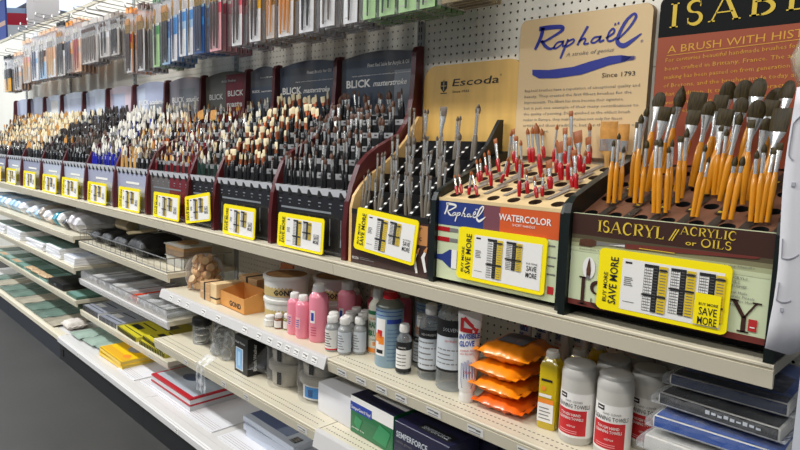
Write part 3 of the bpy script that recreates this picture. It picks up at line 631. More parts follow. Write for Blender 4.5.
# ================================================================== wooden rack, green-sided rack with red brushes, dark-sided rack with amber brushes
BIRCH = mat('birch_ply', (222, 184, 122), .45, var=.1, scale=6, stretch=(1, 6, 6)); SIGNW = mat('sign_bamboo', (230, 186, 102), .4, var=.08, scale=5, stretch=(6, 1, 1))
DKGREEN = mat('side_dark_green', (16, 26, 24), .35, var=.1); DKBROWN = mat('front_dark_brown', (58, 36, 32), .4, var=.2, scale=10); TAN = mat('front_tan', (196, 136, 82), .45)
STRIP = mat('label_strip_grey', (150, 142, 132), .4); TRAYW = mat('tray_birch', (226, 200, 150), .5, var=.08, scale=8)
def text_lines(p, lines, u, v, h, dv, ma, w, l=2, slope=0.0):
    for k, s in enumerate(lines):
        ww = w if k < len(lines)-1 else w*.6
        p.text(s, u, v-k*dv, h, ma, l, w=ww, res=1, slope=slope)
# ---- wooden rack
X0, X1 = .001, .347; W = X1-X0
t = thing('brush_rack', 'light wooden brush rack with black tiers of taupe-handled brushes', 'brush rack', (X0, 0, ZM))
wp = [(-.334, .9545), (-.334, 1.125), (-.324, 1.160), (-.300, 1.190), (-.262, 1.224), (-.205, 1.256), (-.150, 1.296), (-.10, 1.345), (-.06, 1.40), (-.045, 1.42), (-.030, 1.42), (-.030, .9545)]
b = MB(); b.prism([(y, z-ZM) for y, z in wp], 0, .012, BIRCH); b.build('side_panel', t, fix=True)
b = MB(); b.prism([(y, z-ZM-.015) for y, z in wp[1:-1]]+[(-.030, .002), (-.334, .002)], W-.012, W, BLACK); b.build('side_panel', t, fix=True)
b = MB(); ET = [(-.302, 1.118), (-.238, 1.172), (-.172, 1.225), (-.106, 1.278)]
nc = 5; a0, a1 = .0125, W-.0125; cw = (a1-a0)/nc
for r, (y, z) in enumerate(ET):
    z -= ZM
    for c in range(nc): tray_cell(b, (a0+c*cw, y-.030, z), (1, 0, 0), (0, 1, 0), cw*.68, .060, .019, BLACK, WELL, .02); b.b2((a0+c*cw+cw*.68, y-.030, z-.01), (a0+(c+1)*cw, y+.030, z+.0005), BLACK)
    b.b2((a0, y+.030, z), (a1, y+.033, z+.056), BLACK); b.b2((a0, y-.033, z-.01), (a1, y-.030, z+.004), BLACK)
tr = b.build('tiered_tray', t)
for c in range(nc):
    b = MB()
    for r, (y, z) in enumerate(ET):
        z -= ZM
        xx = a0+c*cw+cw*.72
        b.quad((xx, y-.031, z+.004), (xx+.012, y-.031, z+.004), (xx+.012, y+.028, z+.05), (xx, y+.028, z+.05), BLACKM)
        for q in (.12, .45, .75):
            yy = y-.031+.059*q; zz = z+.004+.046*q+.0006
            b.quad((xx+.001, yy, zz), (xx+.011, yy, zz), (xx+.011, yy+.006, zz+.0047), (xx+.001, yy+.006, zz+.0047), WHITE)
    b.build('label_strips', tr)
b = MB(); b.b2((.0125, -.3335, .002), (W-.0125, -.328, 1.108-ZM), DKBROWN); p = Pan(b, (0, -.3335, -ZM+.0))
p.rect(.05, 1.045, W-.014, 1.100, TAN, 1); p.text('Color for', .20, 1.0855, .014, DARKT, 3, w=.112); p.text('Oil, Acrylic', .175, 1.058, .014, DARKT, 3, w=.137)
for (u, v, a) in ((.285, .985, -.3), (.318, .992, -.25)):
    p.stroke([(u+a*-.06, v+.05), (u, v+.02), (u+.012, v-.02)], [.004, .013, .008], WHITE, 3); p.stroke([(u-a*.06, v+.05), (u-a*.03, v+.035)], [.004, .012], TAN, 4)
p.text('ESCODA', .02, .967, .008, WHITE, 3, w=.03); p.rect(.055, .969, .12, .971, GREYT, 3); p.rect(.055, .974, .10, .9755, GREYT, 3)
b.build('front_panel', t)
b = MB(); b.b2((.012, -.333, .0016), (W-.0125, -.03, .003), BLACKM); b.b2((.012, -.034, .002), (W-.0125, -.030, 1.34-ZM), BLACK); b.build('back_panel', t)
price_card('tilted yellow price card on the wooden rack', .038, 1.002, -.345, w=.258, h=.128, roll=.065)
rnd = random.Random(3)
for r, (y, z) in enumerate(ET):
    for c in range(nc):
        n = 3 if r in (0, 1, 2) else 2
        for q in range(n):
            L = rnd.uniform(.115, .150)*(1+.04*r); ty = rnd.choice('rrf'); w = rnd.choice((7, 8, 9)) if r < 2 else rnd.choice((9, 11, 14))
            if r == 3: ty, w, L = [('f', 26, .185), ('r', 10, .18), ('f', 26, .185), ('r', 10, .155), ('r', 18, .19)][c][:3]; w = w if q == 0 else 9
            bx = X0+a0+(c+.34)*cw+(q-(n-1)/2)*.0105; base = (bx, y+rnd.uniform(-.006, .006), z-.018)
            d = (rnd.uniform(-.16, .07)*L, rnd.uniform(.02, .10)*L, L)
            paintbrush(base, d, rnd.uniform(.46, .56), ty, w/1000, 'taupe', 's', 'grey', f'taupe {TYN[ty]} brush, {ORD[q+1]} in {ORD[c+1]} well from left, {["front", "second", "third", "rear"][r]} tier, wooden rack', 'taupe-handled brushes in the wooden rack', rnd.uniform(-.5, .5))
# sign of the wooden rack
t = thing('sign_board', 'bamboo-coloured sign board with black lettering above the wooden rack', 'sign', (.006, -.002, 1.28))
b = MB(); n = 8
def rr(x0, z0, x1, z1, r, bot=False):
    P = [(x0, z0), (x1, z0)] if not bot else []
    for cx, cz, a in ((x1-r, z1-r, 0), (x0+r, z1-r, PI/2)):
        P += [(cx+r*math.cos(a+PI/2*k/n), cz+r*math.sin(a+PI/2*k/n)) for k in range(n+1)]
    return P
b.prism(rr(0, 0, .394, .306, .050), -.018, 0, SIGNW, 'y'); bd = b.build('board', t, fix=True)
b = MB(); p = Pan(b, (0, -.018, 0)); ox, oz = -.006, -1.28
p.text('Escoda', .131+ox, 1.516+oz, .023, DARKT, 2, w=.185, bold=.005, shear=.12, slope=.012)
p.text('Since 1933', .133+ox, 1.495+oz, .0075, DARKT, 2, w=.068, slope=.01); p.text('®', .319+ox, 1.538+oz, .006, DARKT, 2)
b.build('lettering', bd); b = MB(); p = Pan(b, (0, -.018, 0)); ex, ez = .083+ox, 1.500+oz                                          # the little crest
p.stroke([(ex, ez+.034), (ex, ez+.012), (ex+.012, ez), (ex+.024, ez+.012), (ex+.024, ez+.034)], .004, DARKT); p.poly([(ex, ez+.034), (ex, ez+.012), (ex+.012, ez), (ex+.024, ez+.012), (ex+.024, ez+.034)], DARKT); p.rect(ex+.011, ez+.004, ex+.013, ez+.034, SIGNW, 2); p.rect(ex+.001, ez+.018, ex+.023, ez+.020, SIGNW, 2)
p.rect(ex+.008, ez+.032, ex+.010, ez+.039, DARKT); p.rect(ex+.014, ez+.032, ex+.016, ez+.039, DARKT); p.rect(ex-.002, ez-.006, ex+.026, ez-.003, DARKT)
b.build('crest', bd)
# ---- rack of red-handled brushes
X0, X1 = .352, .757; W = X1-X0
PALEG = mat('front_pale_green', (206, 216, 178), .45); NAVY = mat('front_navy', (38, 58, 128), .4); ORANGE = mat('front_orange', (214, 92, 40), .4); MIDO = mat('front_plum', (122, 72, 82), .4); LOGOB = mat('logo_blue', (44, 54, 148), .5)
t = thing('brush_rack', 'dark-green-sided rack of red-handled brushes with blue and orange front band', 'brush rack', (X0, 0, ZM))
gp = [(-.345, .9545), (-.345, 1.175), (-.335, 1.196), (-.316, 1.208), (-.272, 1.226), (-.15, 1.270), (-.056, 1.305), (-.040, 1.312), (-.030, 1.312), (-.030, .9545)]
for a in (0, W-.017): b = MB(); b.prism([(y, z-ZM) for y, z in gp], a, a+.016, DKGREEN); b.build('side_panel', t, fix=True)
b = MB(); nc, nr = 6, 5; a0, a1 = .0175, W-.0185; cw = (a1-a0)/nc
s = .36; ey = Vector((0, 1, s)).normalized(); Ls = .28*math.sqrt(1+s*s)/nr
for r in range(nr):
    for c in range(nc):
        O = Vector((a0+c*cw, -.330, 1.1815-ZM))+ey*Ls*r
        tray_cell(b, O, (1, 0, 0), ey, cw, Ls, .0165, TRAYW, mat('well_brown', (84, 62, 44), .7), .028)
b.b2((a0, -.3345, 1.1755-ZM), (a1, -.330, 1.184-ZM), TRAYW)
tr = b.build('sloping_tray', t)
nz = Vector((1, 0, 0)).cross(ey)
for c in range(nc):
    b = MB()
    for r in range(nr):
        O = Vector((a0+(c+1)*cw-.016, -.330, 1.1815-ZM))+ey*(Ls*r-.012)+nz*.0022
        e1 = Vector((.30, .9, .9*s)).normalized()*.072; e2 = Vector((1, 0, 0))*.014
        if O.x+e1.x < a1 and O.y > -.335: b.add([tuple(O), tuple(O+e2), tuple(O+e2+e1+nz*.002), tuple(O+e1+nz*.002)], [(0, 1, 2, 3)], STRIP)
    if b.v: b.build('label_strips', tr)
b = MB(); b.b2((a0, -.3335, .014), (a1, -.328, 1.175-ZM), PALEG); p = Pan(b, (-X0, -.3335, -ZM)); Y0 = 1.175
xl, xr = X0+a0, X0+a1
p.rect(xl, Y0-.063, xl+.15, Y0, NAVY, 1); p.rect(xl+.15, Y0-.063, xl+.20, Y0, MIDO, 1); p.rect(xl+.20, Y0-.063, xr, Y0, ORANGE, 1)
def logo(p, f, ma, l=2, lw=1.0):
    R = lambda pts, w: p.stroke([f(x, z) for x, z in pts], [q*lw*1.25 for q in w] if isinstance(w, list) else w*lw*1.25, ma, l, 5)
    k = 1.0
    R([(.4492, 1.6594), (.4808, 1.6602), (.5194, 1.6571), (.525, 1.6499), (.5105, 1.6406), (.4728, 1.6246), (.457, 1.624)], [.010*k, .010*k, .009*k, .008*k, .006*k, .005*k, .004*k])
    R([(.4623, 1.6615), (.4562, 1.6353), (.4396, 1.6031)], [.010*k, .009*k, .007*k]); R([(.4595, 1.626), (.4739, 1.6089), (.4902, 1.6007), (.5053, 1.6059)], [.007*k, .008*k, .006*k, .003*k])
    R([(.5274, 1.6169), (.5122, 1.6162), (.5003, 1.6042), (.5057, 1.6001), (.5229, 1.6086), (.5297, 1.6189), (.5283, 1.6037), (.5381, 1.6071)], .0042*k)
    R([(.5445, 1.6217), (.5316, 1.5925), (.5231, 1.5712)], [.005*k, .006*k, .005*k]); R([(.5425, 1.6154), (.5594, 1.6202), (.56, 1.6115), (.5385, 1.6014)], .0042*k)
    R([(.6004, 1.6497), (.5835, 1.6219), (.5729, 1.6025)], [.006*k, .005*k, .005*k]); R([(.577, 1.6119), (.5909, 1.619), (.596, 1.6143), (.592, 1.604), (.6062, 1.6048)], .0042*k)
    R([(.6377, 1.6183), (.6215, 1.6179), (.6129, 1.6083), (.6203, 1.6042), (.6337, 1.6104), (.6398, 1.6202), (.6372, 1.6059), (.6498, 1.6088)], .0042*k)
    R([(.654, 1.6125), (.6754, 1.6246), (.6724, 1.6351), (.662, 1.6261), (.6589, 1.6078), (.6703, 1.6046), (.6831, 1.6115)], .0045*k)
    for x, z in ((.6769, 1.6456), (.6856, 1.647)): R([(x, z-.003), (x+.001, z+.003)], .004*k)
    R([(.6858, 1.6051), (.7141, 1.6304), (.7311, 1.6563), (.7241, 1.6651), (.7042, 1.6476), (.6874, 1.6131), (.6887, 1.5966), (.7045, 1.589), (.7252, 1.599), (.7491, 1.6145)], [.003*k, .005*k, .006*k, .005*k, .007*k, .008*k, .009*k, .010*k, .008*k, .002*k])
kk = .135/.31
logo(p, lambda x, z: (.392+(x-.4396)*kk, 1.1385+(z-1.60)*kk*1.15), WHITE, 3, kk*1.15)
p.text('WATERCOLOR', .567, 1.1430, .0155, WHITE, 3, w=.147, bold=.02); p.text('SHORT HANDLE', .607, 1.1315, .006, WHITE, 3, w=.064)
for z in (1.1005, 1.0735): p.rect(xl, z-.006, xl+.042, z+.006, HAND['red'], 2); p.rect(xl+.042, z-.005, xl+.07, z+.005, GREYT, 2)
p.poly([(xl, 1.018), (xl+.02, 1.015), (xl+.045, 1.0), (xl+.07, 1.0), (xl+.07, 1.048), (xl+.045, 1.048), (xl+.02, 1.033), (xl, 1.03)], NAVY, 2); p.rect(xl+.052, .999, xl+.07, 1.049, WHITE, 3)
for k, z in enumerate((1.096, 1.070, 1.050, 1.030)): p.rect(xr-.030, z, xr-.012+.004*(k % 2), z+.003, GREYT, 2)
p.rect(xr-.026, .985, xr-.010, 1.003, mat('small_red_seal', (190, 36, 40), .5), 2)
b.build('front_panel', t)
b = MB(); b.b2((a0, -.290, .0016), (a1, -.03, .003), BLACKM); b.b2((a0, -.290, .003), (a1, -.285, .20), BLACKM); b.b2((a0, -.036, .002), (a1, -.032, 1.285-ZM), TRAYW); b.build('back_panel', t)
price_card('yellow price card on the blue and orange fronted rack', .447, .980, -.3415, w=.262, h=.134, tilt=-.03)
place_list(BR['RAPH'], 'red', 's', 'sable', 'red-handled', 'the blue and orange fronted rack', 'red-handled brushes in the dark-green-sided rack', [9, 9, 8, 9], 1.35)
# two wide mottlers lying in the back row
for lb, x, wd, zt in (('wide orange mottler brush standing behind the red brushes', .698, .048, 1.395), ('narrower orange mottler brush beside the dark green side panel', .738, .030, 1.388)):
    t = thing('mottler_brush', lb, 'paintbrush', (x, -.058, 1.2775)); H = zt-1.2775
    b = MB(); sect(b, [(.006, .004, 0), (.008, .005, H*.25), (wd*.45, .005, H*.36)], HAND['wood']); b.build('handle', t)
    b = MB(); sect(b, [(wd*.46, .0055, H*.36), (wd*.48, .0055, H*.62)], SILVER, 12); b.build('ferrule', t)
    b = MB(); sect(b, [(wd*.48, .005, H*.62), (wd*.5, .006, H*.8), (wd*.49, .003, H)], BRIS['gold'], 12); b.build('bristles', t)
# sign above it
SAND = mat('sign_sand', (224, 196, 150), .5); SANDE = mat('sign_edge_brown', (132, 104, 72), .5)
t = thing('sign_board', 'sand-coloured sign board with blue script logo and brush stroke', 'sign', (.386, -.002, 1.30))
b = MB(); b.prism(rr(0, 0, .389, .388, .022), -.021, 0, SANDE, 'y'); b.prism(rr(.0005, .0005, .3885, .3875, .022), -.0215, -.0209, SAND, 'y'); bd = b.build('board', t, fix=True)
b = MB(); p = Pan(b, (-.386, -.0215, -1.30))
logo(p, lambda x, z: (x, z), LOGOB, 2)
b.build('script_logo', bd); b = MB(); p = Pan(b, (-.386, -.0215, -1.30))
up = [(.4342, 1.5474), (.489, 1.5427), (.5648, 1.5461), (.6122, 1.5563), (.6667, 1.5657), (.702, 1.5656), (.7284, 1.5593)]
lo = [(.7312, 1.5502), (.7121, 1.5485), (.6685, 1.5428), (.6235, 1.5313), (.5908, 1.5236), (.5167, 1.5185), (.4587, 1.5211), (.4352, 1.5326)]
lo2 = [(.4352, 1.5326), (.4587, 1.5211), (.5167, 1.5185), (.5908, 1.5236), (.6235, 1.5313), (.6685, 1.5428), (.7121, 1.5485)]
for i in range(6): p.poly([lo2[i], lo2[i+1], up[i+1], up[i]], LOGOB, 2)
for k in range(5): p.stroke([(.70, 1.5500+.0028*k), (.735+.004*(k % 2), 1.5515+.0022*k)], .0014, LOGOB, 2)
b.build('brush_stroke', bd); b = MB(); p = Pan(b, (-.386, -.0215, -1.30)); p.text('A stroke of genius', .5403, 1.5755, .010, GREYT, 2, w=.139, shear=.25, slope=.012); p.text('Since 1793', .6504, 1.5120, .0115, DARKT, 2, w=.090)
p.text('®', .748, 1.592, .007, LOGOB, 2)
for k, s in enumerate(['Raphaël brushes have a reputation of exceptional quality and', 'beauty. They created the first filbert brushes for the', 'Impressionists. The filbert has since become their signature,', 'but is just one example of their many contributions to', 'the quality of painting. Distinguished as the oldest brush', 'maker in Europe, they make brushes not only for finest', 'artists and their tradition, but for the amateurs of']):
    p.text(s, .413, 1.484-.0165*k, .0078, GREYT, 2, w=.342-.02*(k % 3), res=1)
p.text('fine art.', .45, 1.484-.0165*7, .0072, GREYT, 2, w=.05, res=1)
b.build('lettering', bd)

# ---- rack of amber-handled brushes
X0, X1 = .762, 1.186; W = X1-X0
COCOA = mat('front_cocoa', (62, 36, 28), .4); LETY = mat('letter_yellow', (222, 190, 60), .5); TRAYB = mat('tray_brown', (112, 74, 54), .5, var=.15, scale=10); GRAD = [mat(f'front_fade_{k}', c, .45) for k, c in enumerate([(84, 74, 52), (128, 124, 92), (168, 172, 132), (198, 206, 166)])]
SEAL = mat('seal_red', (186, 40, 40), .5); PLUMB = mat('printed_handle', (112, 50, 42), .4)
t = thing('brush_rack', 'dark-sided brush rack of amber-handled brushes with brown lettered front', 'brush rack', (X0, 0, ZM))
ip = [(-.369, .9545), (-.369, 1.180), (-.362, 1.202), (-.344, 1.216), (-.30, 1.232), (-.244, 1.252), (-.122, 1.288), (-.05, 1.310), (-.032, 1.312), (-.032, .9545)]
for a in (0, W-.017): b = MB(); b.prism([(y, z-ZM) for y, z in ip], a, a+.016, DKGREEN); b.build('side_panel', t, fix=True)
a0, a1 = .0175, W-.0185; nc, nr = 7, 4; cw = (a1-a0)/nc; s = .40; ey = Vector((0, 1, s)).normalized(); Ls = .30*math.sqrt(1+s*s)/nr
b = MB()
for r in range(nr):
    for c in range(nc):
        O = Vector((a0+c*cw, -.352, 1.1655-ZM))+ey*Ls*r
        tray_cell(b, O, (1, 0, 0), ey, cw*.66, Ls, .0145, TRAYB, WELL, .028)
        e = O+Vector((cw*.66, 0, 0)); b.add([tuple(e), tuple(e+Vector((cw*.34, 0, 0))), tuple(e+Vector((cw*.34, 0, 0))+ey*Ls), tuple(e+ey*Ls)], [(0, 1, 2, 3)], TRAYB)
b.b2((a0, -.357, 1.150-ZM), (a1, -.352, 1.168-ZM), TRAYB)
tr = b.build('sloping_tray', t)
nz = Vector((1, 0, 0)).cross(ey); STB = mat('label_strip_dark', (40, 36, 32), .45)
for c in range(nc):
    b = MB()
    for r in range(nr):
        O = Vector((a0+c*cw+cw*.64, -.352, 1.1655-ZM))+ey*(Ls*r+.004)+nz*.0025; e1 = ey*Ls*.92+nz*.001+Vector((.010, 0, 0)); e2 = Vector((cw*.30, 0, 0))
        b.add([tuple(O), tuple(O+e2), tuple(O+e2+e1), tuple(O+e1)], [(0, 1, 2, 3)], STB)
        q = O+e1*.08+e2*.2+nz*.0006; b.add([tuple(q), tuple(q+e2*.6), tuple(q+e2*.6+e1*.1), tuple(q+e1*.1)], [(0, 1, 2, 3)], LETY)
    b.build('label_strips', tr)
b = MB(); b.b2((a0, -.357, .028), (a1, -.351, 1.164-ZM+.018), PALEG); p = Pan(b, (-X0, -.357, -ZM)); xl, xr = X0+a0, X0+a1; zt = 1.181
p.rect(xl, 1.136, xr, zt, COCOA, 1); p.rect(xl, .981, xr, .993, PLUMB, 1)
for k in range(4): p.rect(xl, 1.136-.009*(k+1), xr, 1.136-.009*k, GRAD[k], 1)
# the painted brush across the front
p.poly([(.798, 1.112), (.80, 1.126), (.826, 1.129), (.838, 1.126), (.838, 1.117), (.826, 1.112)], BRIS['brown'], 3); p.poly([(.838, 1.117), (.838, 1.126), (.86, 1.125), (.90, 1.128), (.90, 1.120), (.86, 1.119)], GREYT, 3); p.poly([(.865, 1.1215), (.90, 1.1255), (.90, 1.1225)], WHITE, 4)
p.poly([(.90, 1.1185), (.90, 1.1285), (1.0, 1.1335), (1.14, 1.1370), (1.148, 1.1365), (1.14, 1.1325), (1.0, 1.1240)], PLUMB, 3)
p.rect(.93, 1.1225, 1.0, 1.1240, LETY, 4)
p.text('Pennellini e Pinceaux  Pinceles  Pinsel  Brushes  Penseler  Lange Haar  Long Handle', .80, 1.104, .0035, GREYT, 3, w=.34, res=1, slope=.03)
p.ell(.8246, 1.066, .0145, .024, WHITE, 3); p.poly([(.8205, 1.044), (.8195, 1.062), (.8225, 1.080), (.825, 1.088), (.8275, 1.080), (.830, 1.062), (.829, 1.044)], BRIS['brown'], 4); p.rect(.8205, 1.042, .829, 1.05, GREYT, 5)
def serif(p, ch, u, v, h, w, ma, l, k=1.0):
    """a capital with slab-thin serifs"""
    T = h*.17*k; t_ = h*.05; sv = h*.10
    def V(x0, x1, thick, y0=0.0, y1=1.0): p.poly([(u+x0*w-thick/2, v+h*y0), (u+x0*w+thick/2, v+h*y0), (u+x1*w+thick/2, v+h*y1), (u+x1*w-thick/2, v+h*y1)], ma, l)
    def B(x, y, wd=.17): p.rect(u+x*w-h*wd, v+h*y-(t_ if y > .5 else 0), u+x*w+h*wd, v+h*y+(0 if y > .5 else t_), ma, l)
    def H(x0, x1, y): p.rect(u+x0*w, v+h*y-t_/2, u+x1*w, v+h*y+t_/2, ma, l)
    def arc(cx, cy, rx, ry, a0, a1, w0, w1, n=12):
        P_ = [(u+(cx+rx*math.cos(math.radians(a0+(a1-a0)*i/n)))*w, v+(cy+ry*math.sin(math.radians(a0+(a1-a0)*i/n)))*h) for i in range(n+1)]
        p.stroke(P_, [w0+(w1-w0)*math.sin(PI*i/n) for i in range(n+1)], ma, l)
    if ch == 'I': V(.5, .5, T); B(.5, 0); B(.5, 1)
    elif ch == 'S':
        arc(.5, .74, .38, .23, 40, 270, t_, T*.9); arc(.5, .27, .40, .24, 90, -150, t_, T*.95); p.poly([(u+.79*w, v+.72*h), (u+.86*w, v+.72*h), (u+.84*w, v+.97*h)], ma, l); p.poly([(u+.12*w, v+.02*h), (u+.17*w, v+.30*h), (u+.09*w, v+.30*h)], ma, l)
    elif ch == 'A': V(.06, .48, t_*1.3); V(.92, .50, T); H(.2, .78, .34); B(.07, 0, .13); B(.92, 0, .15)
    elif ch == 'B': V(.2, .2, T); B(.16, 0, .12); B(.16, 1, .12); arc(.45, .76, .40, .22, 95, -90, t_, T*.9); arc(.45, .28, .48, .26, 90, -95, t_, T); H(.2, .5, .975); H(.2, .5, .53); H(.2, .5, .025)
    elif ch == 'E': V(.2, .2, T); B(.16, 0, .12); B(.16, 1, .12); H(.2, .85, .975); H(.2, .7, .53); H(.2, .9, .025); p.poly([(u+.82*w, v+.98*h), (u+.82*w, v+.78*h), (u+.70*w, v+.98*h)], ma, l); p.poly([(u+.9*w, v+.02*h), (u+.92*w, v+.26*h), (u+.74*w, v+.02*h)], ma, l); V(.70, .70, t_*1.2, .42, .64)
    elif ch == 'Y': V(.5, .5, T, 0, .5); B(.5, 0); V(.5, .08, T, .46, 1); V(.5, .92, t_*1.4, .46, 1); B(.08, 1, .15); B(.92, 1, .13)
    elif ch == 'C': arc(.55, .5, .46, .49, 40, 320, t_, T); p.poly([(u+.86*w, v+.70*h), (u+.93*w, v+.70*h), (u+.91*w, v+.96*h)], ma, l)
    elif ch == 'R': V(.2, .2, T); B(.16, 0, .12); B(.16, 1, .12); arc(.45, .75, .42, .23, 95, -95, t_, T*.9); V(.95, .5, T, 0, .5); H(.2, .5, .975); H(.2, .5, .51); B(.95, 0, .08)
    elif ch == 'L': V(.2, .2, T); B(.18, 0, .13); B(.2, 1, .14); H(.2, .9, .025); p.poly([(u+.9*w, v+.02*h), (u+.92*w, v+.28*h), (u+.72*w, v+.02*h)], ma, l)
    elif ch == 'O': arc(.5, .5, .44, .47, 90, 450, t_*1.5, T, 24)
def serif_word(p, s, u, v, h, w, ma, l, wd=None):
    ww = {'I': .45, 'S': .62, 'E': .75, 'L': .75, ' ': .4, 'A': 1.0, 'O': 1.0}
    tot = sum(ww.get(c, .85) for c in s); k = w/tot; x = u
    for c in s:
        if c != ' ': serif(p, c, x+.06*k*ww.get(c, .85), v, h, k*ww.get(c, .85)*.88, ma, l)
        x += k*ww.get(c, .85)
serif_word(p, 'ISACRYL', .837, 1.1470, .0245, .142, LETY, 3)
p.stroke([(.987, 1.1465), (.999, 1.170)], .0022, LETY, 3); p.stroke([(.992, 1.1465), (1.004, 1.170)], .0022, LETY, 3)
serif_word(p, 'ACRYLIC', 1.006, 1.1610, .0160, .100, LETY, 3); p.text('or', 1.018, 1.1420, .0095, LETY, 3, w=.020, bold=.01); serif_word(p, 'OILS', 1.045, 1.1420, .0155, .054, LETY, 3)
serif(p, 'I', .801, .985, .061, .026, COCOA, 3, .8); serif(p, 'S', .83, .985, .055, .036, COCOA, 3); serif(p, 'Y', 1.107, .997, .058, .046, COCOA, 3, .8)
p.rect(1.138, 1.0015, 1.152, 1.0235, SEAL, 3); p.rect(1.141, 1.008, 1.149, 1.010, WHITE, 4)
for k, (s, wd) in enumerate([('ACRYLS', .030), ('OILS', .018), ('BRUSHES', .030), ('Pour Huile', .032), ('Acrylic Pinsels', .044), ('Synthetic Hair', .042), ('Brush', .022)]): p.text(s, 1.100, 1.092-.0075*k-(.004 if k > 2 else 0), .0048, GREYT, 3, w=wd, res=1)
b.build('front_panel', t)
b = MB(); b.b2((a0, -.300, .0016), (a1, -.03, .003), BLACKM); b.b2((a0, -.300, .003), (a1, -.295, .19), BLACKM); b.b2((a0, -.038, .002), (a1, -.034, 1.285-ZM), TRAYB); b.build('back_panel', t)
price_card('large yellow price card with three columns on the brown lettered rack', .850, .986, -.365, w=.256, h=.129, tilt=-.02, third=True)
place_list(BR['ISA'], 'amber', 's', 'dark', 'amber-handled', 'brown lettered rack', 'amber-handled brushes in the dark-sided rack', [11, 11, 11, 11], 1.3)
# sign above it
RUST = mat('sign_rust', (158, 74, 44), .5, var=.06, scale=6); INK = mat('sign_black_green', (9, 13, 13), .6, spec=.2); LETO = mat('letter_ochre', (216, 160, 54), .5)
t = thing('sign_board', 'rust-red sign board with black top and yellow capitals', 'sign', (.794, -.004, 1.29))
b = MB(); b.prism(rr(0, 0, .394, .402, .018), -.026, 0, INK, 'y'); p = Pan(b, (-.794, -.026, -1.29))
p.rect(.7945, 1.2905, 1.1875, 1.5975, RUST, 1); bd = b.build('board', t, fix=True)
b = MB(); p = Pan(b, (-.794, -.026, -1.29))
for ch, x, w in (('I', .818, .024), ('S', .857, .038), ('A', .911, .062), ('B', .993, .050), ('E', 1.064, .050), ('Y', 1.126, .054)): serif(p, ch, x, 1.618+.03*(x-.818), .057, w, LETY, 2)
serif_cap = 'A BRUSH WITH HISTORY'
p.text(serif_cap, .8205, 1.5585, .0175, LETO, 2, w=.345, slope=.035); p.stroke([(.8195, 1.5530), (1.17, 1.566)], .0016, LETO, 2)
for k, (s, wd) in enumerate([('For centuries beautiful handmade brushes for artists have', .352), ('been crafted in Brittany, France. The art of brush', .340), ('making has been passed on from generation to generation', .352), ('of Bretons, and the brushes made today are born of', .345), ('that tradition. It takes years of practice and skill', .340), ('even to make the simplest brush by hand. These are', .345), ('the finest', .07)]):
    p.text(s, .8175, 1.5375-.0203*k, .0095, LETO, 2, w=wd, res=1, slope=.035)
b.build('lettering', bd)
# ---- paper sheets and bags hanging at the end of the rack
PAPER = mat('paper_white', (222, 222, 228), .6); INKG = mat('ink_grey', (164, 166, 174), .7)
def sheet(name, label, cat, pts, ma, deco=None, loc=(0, 0, 0), th=.0012, group=None):
    """a curled sheet from a grid of rows of points"""
    b = MB(); m, n = len(pts), len(pts[0]); V = [q for r in pts for q in r]
    b.add(V, [(i*n+j, i*n+j+1, (i+1)*n+j+1, (i+1)*n+j) for i in range(m-1) for j in range(n-1)], ma, True)
    if deco: deco(b)
    o = b.build(name, None, loc); md = o.modifiers.new('thick', 'SOLIDIFY'); md.thickness = th; md.offset = 0
    return tag(o, label, cat, group)
def psurf(u, v): return (1.179+u*.12+.004*math.sin(v*7), -.405+u*.05+.018*math.sin(u*3.2+v*2.4), 1.005+.42*v+.02*u)
pts = [[psurf(j/8, i/14-(.10*(1-j/8)*0 if i else 0)) for j in range(9)] for i in range(15)]
for j in range(9): x, y, z = pts[0][j]; pts[0][j] = (x+.0, y, z-.03+.06*abs(j/8-.25))
def swirl(b):
    for (u0, v0, r, a0, a1) in ((.15, .80, .18, 100, 250), (.1, .45, .25, 200, 300), (.12, .25, .2, 190, 290)):
        L = []
        for k in range(13):
            a = math.radians(a0+(a1-a0)*k/12); u, v = u0+r*math.cos(a)*.9, v0+r*math.sin(a)*.5
            u = min(max(u, .03), .95); v = min(max(v, .06), .97); q = Vector(psurf(u, v)); L.append(q+Vector((-.0, -.0022, 0)))
        b.tube(L, .0004, INKG, 4)
    for (u, v) in ((.12, .62), (.28, .22), (.1, .12)):
        q = Vector(psurf(u, v)); b.box(tuple(q+Vector((0, -.002, 0))), (.005, .001, .006), INKG)
sheet('paper_sheet', 'white printed paper sheet with swirling grey lines hanging at the rack end', 'paper', pts, PAPER, swirl)
pts = [[(1.186+.03*(1-i/8)+j*.012, -.330-.012*math.sin(j*1.1+i*.5), 1.0+.05*i) for j in range(7)] for i in range(9)]
for j in range(7): x, y, z = pts[0][j]; pts[0][j] = (x, y, z+.035*abs(3-j)/3)
sheet('paper_sheet', 'second white sheet curled behind the printed sheet at the rack end', 'paper', pts, PAPER)
b = MB(); b.b2((1.236, -.420, .36), (1.275, -.392, .985), mat('post_white', (196, 200, 208), .4)); b.b2((1.236, -.42, 0), (1.275, -.392, .36), mat('post_white', (196, 200, 208), .4))
tag(b.build('end_post'), 'white end post standing right of the shelves', 'post')
rnd = random.Random(5); pts = []
for i in range(9):
    row = []
    for j in range(9):
        v = i/8; u = j/8; row.append((1.160+.10*u+.045*(1-v)*0-.02*math.sin(v*PI), -.26-.05*math.sin(u*PI)-.012*rnd.random(), 1.425+.115*v+.02*u-.045*(u)*(v)+.008*rnd.random()))
    pts.append(row)
CELLO = clear('cellophane_green', (226, 232, 214), .12, .12, .5, 30)
sheet('cellophane_bag', 'crumpled cellophane bag hanging over the rust-red sign', 'plastic bag', pts, CELLO, th=.002)

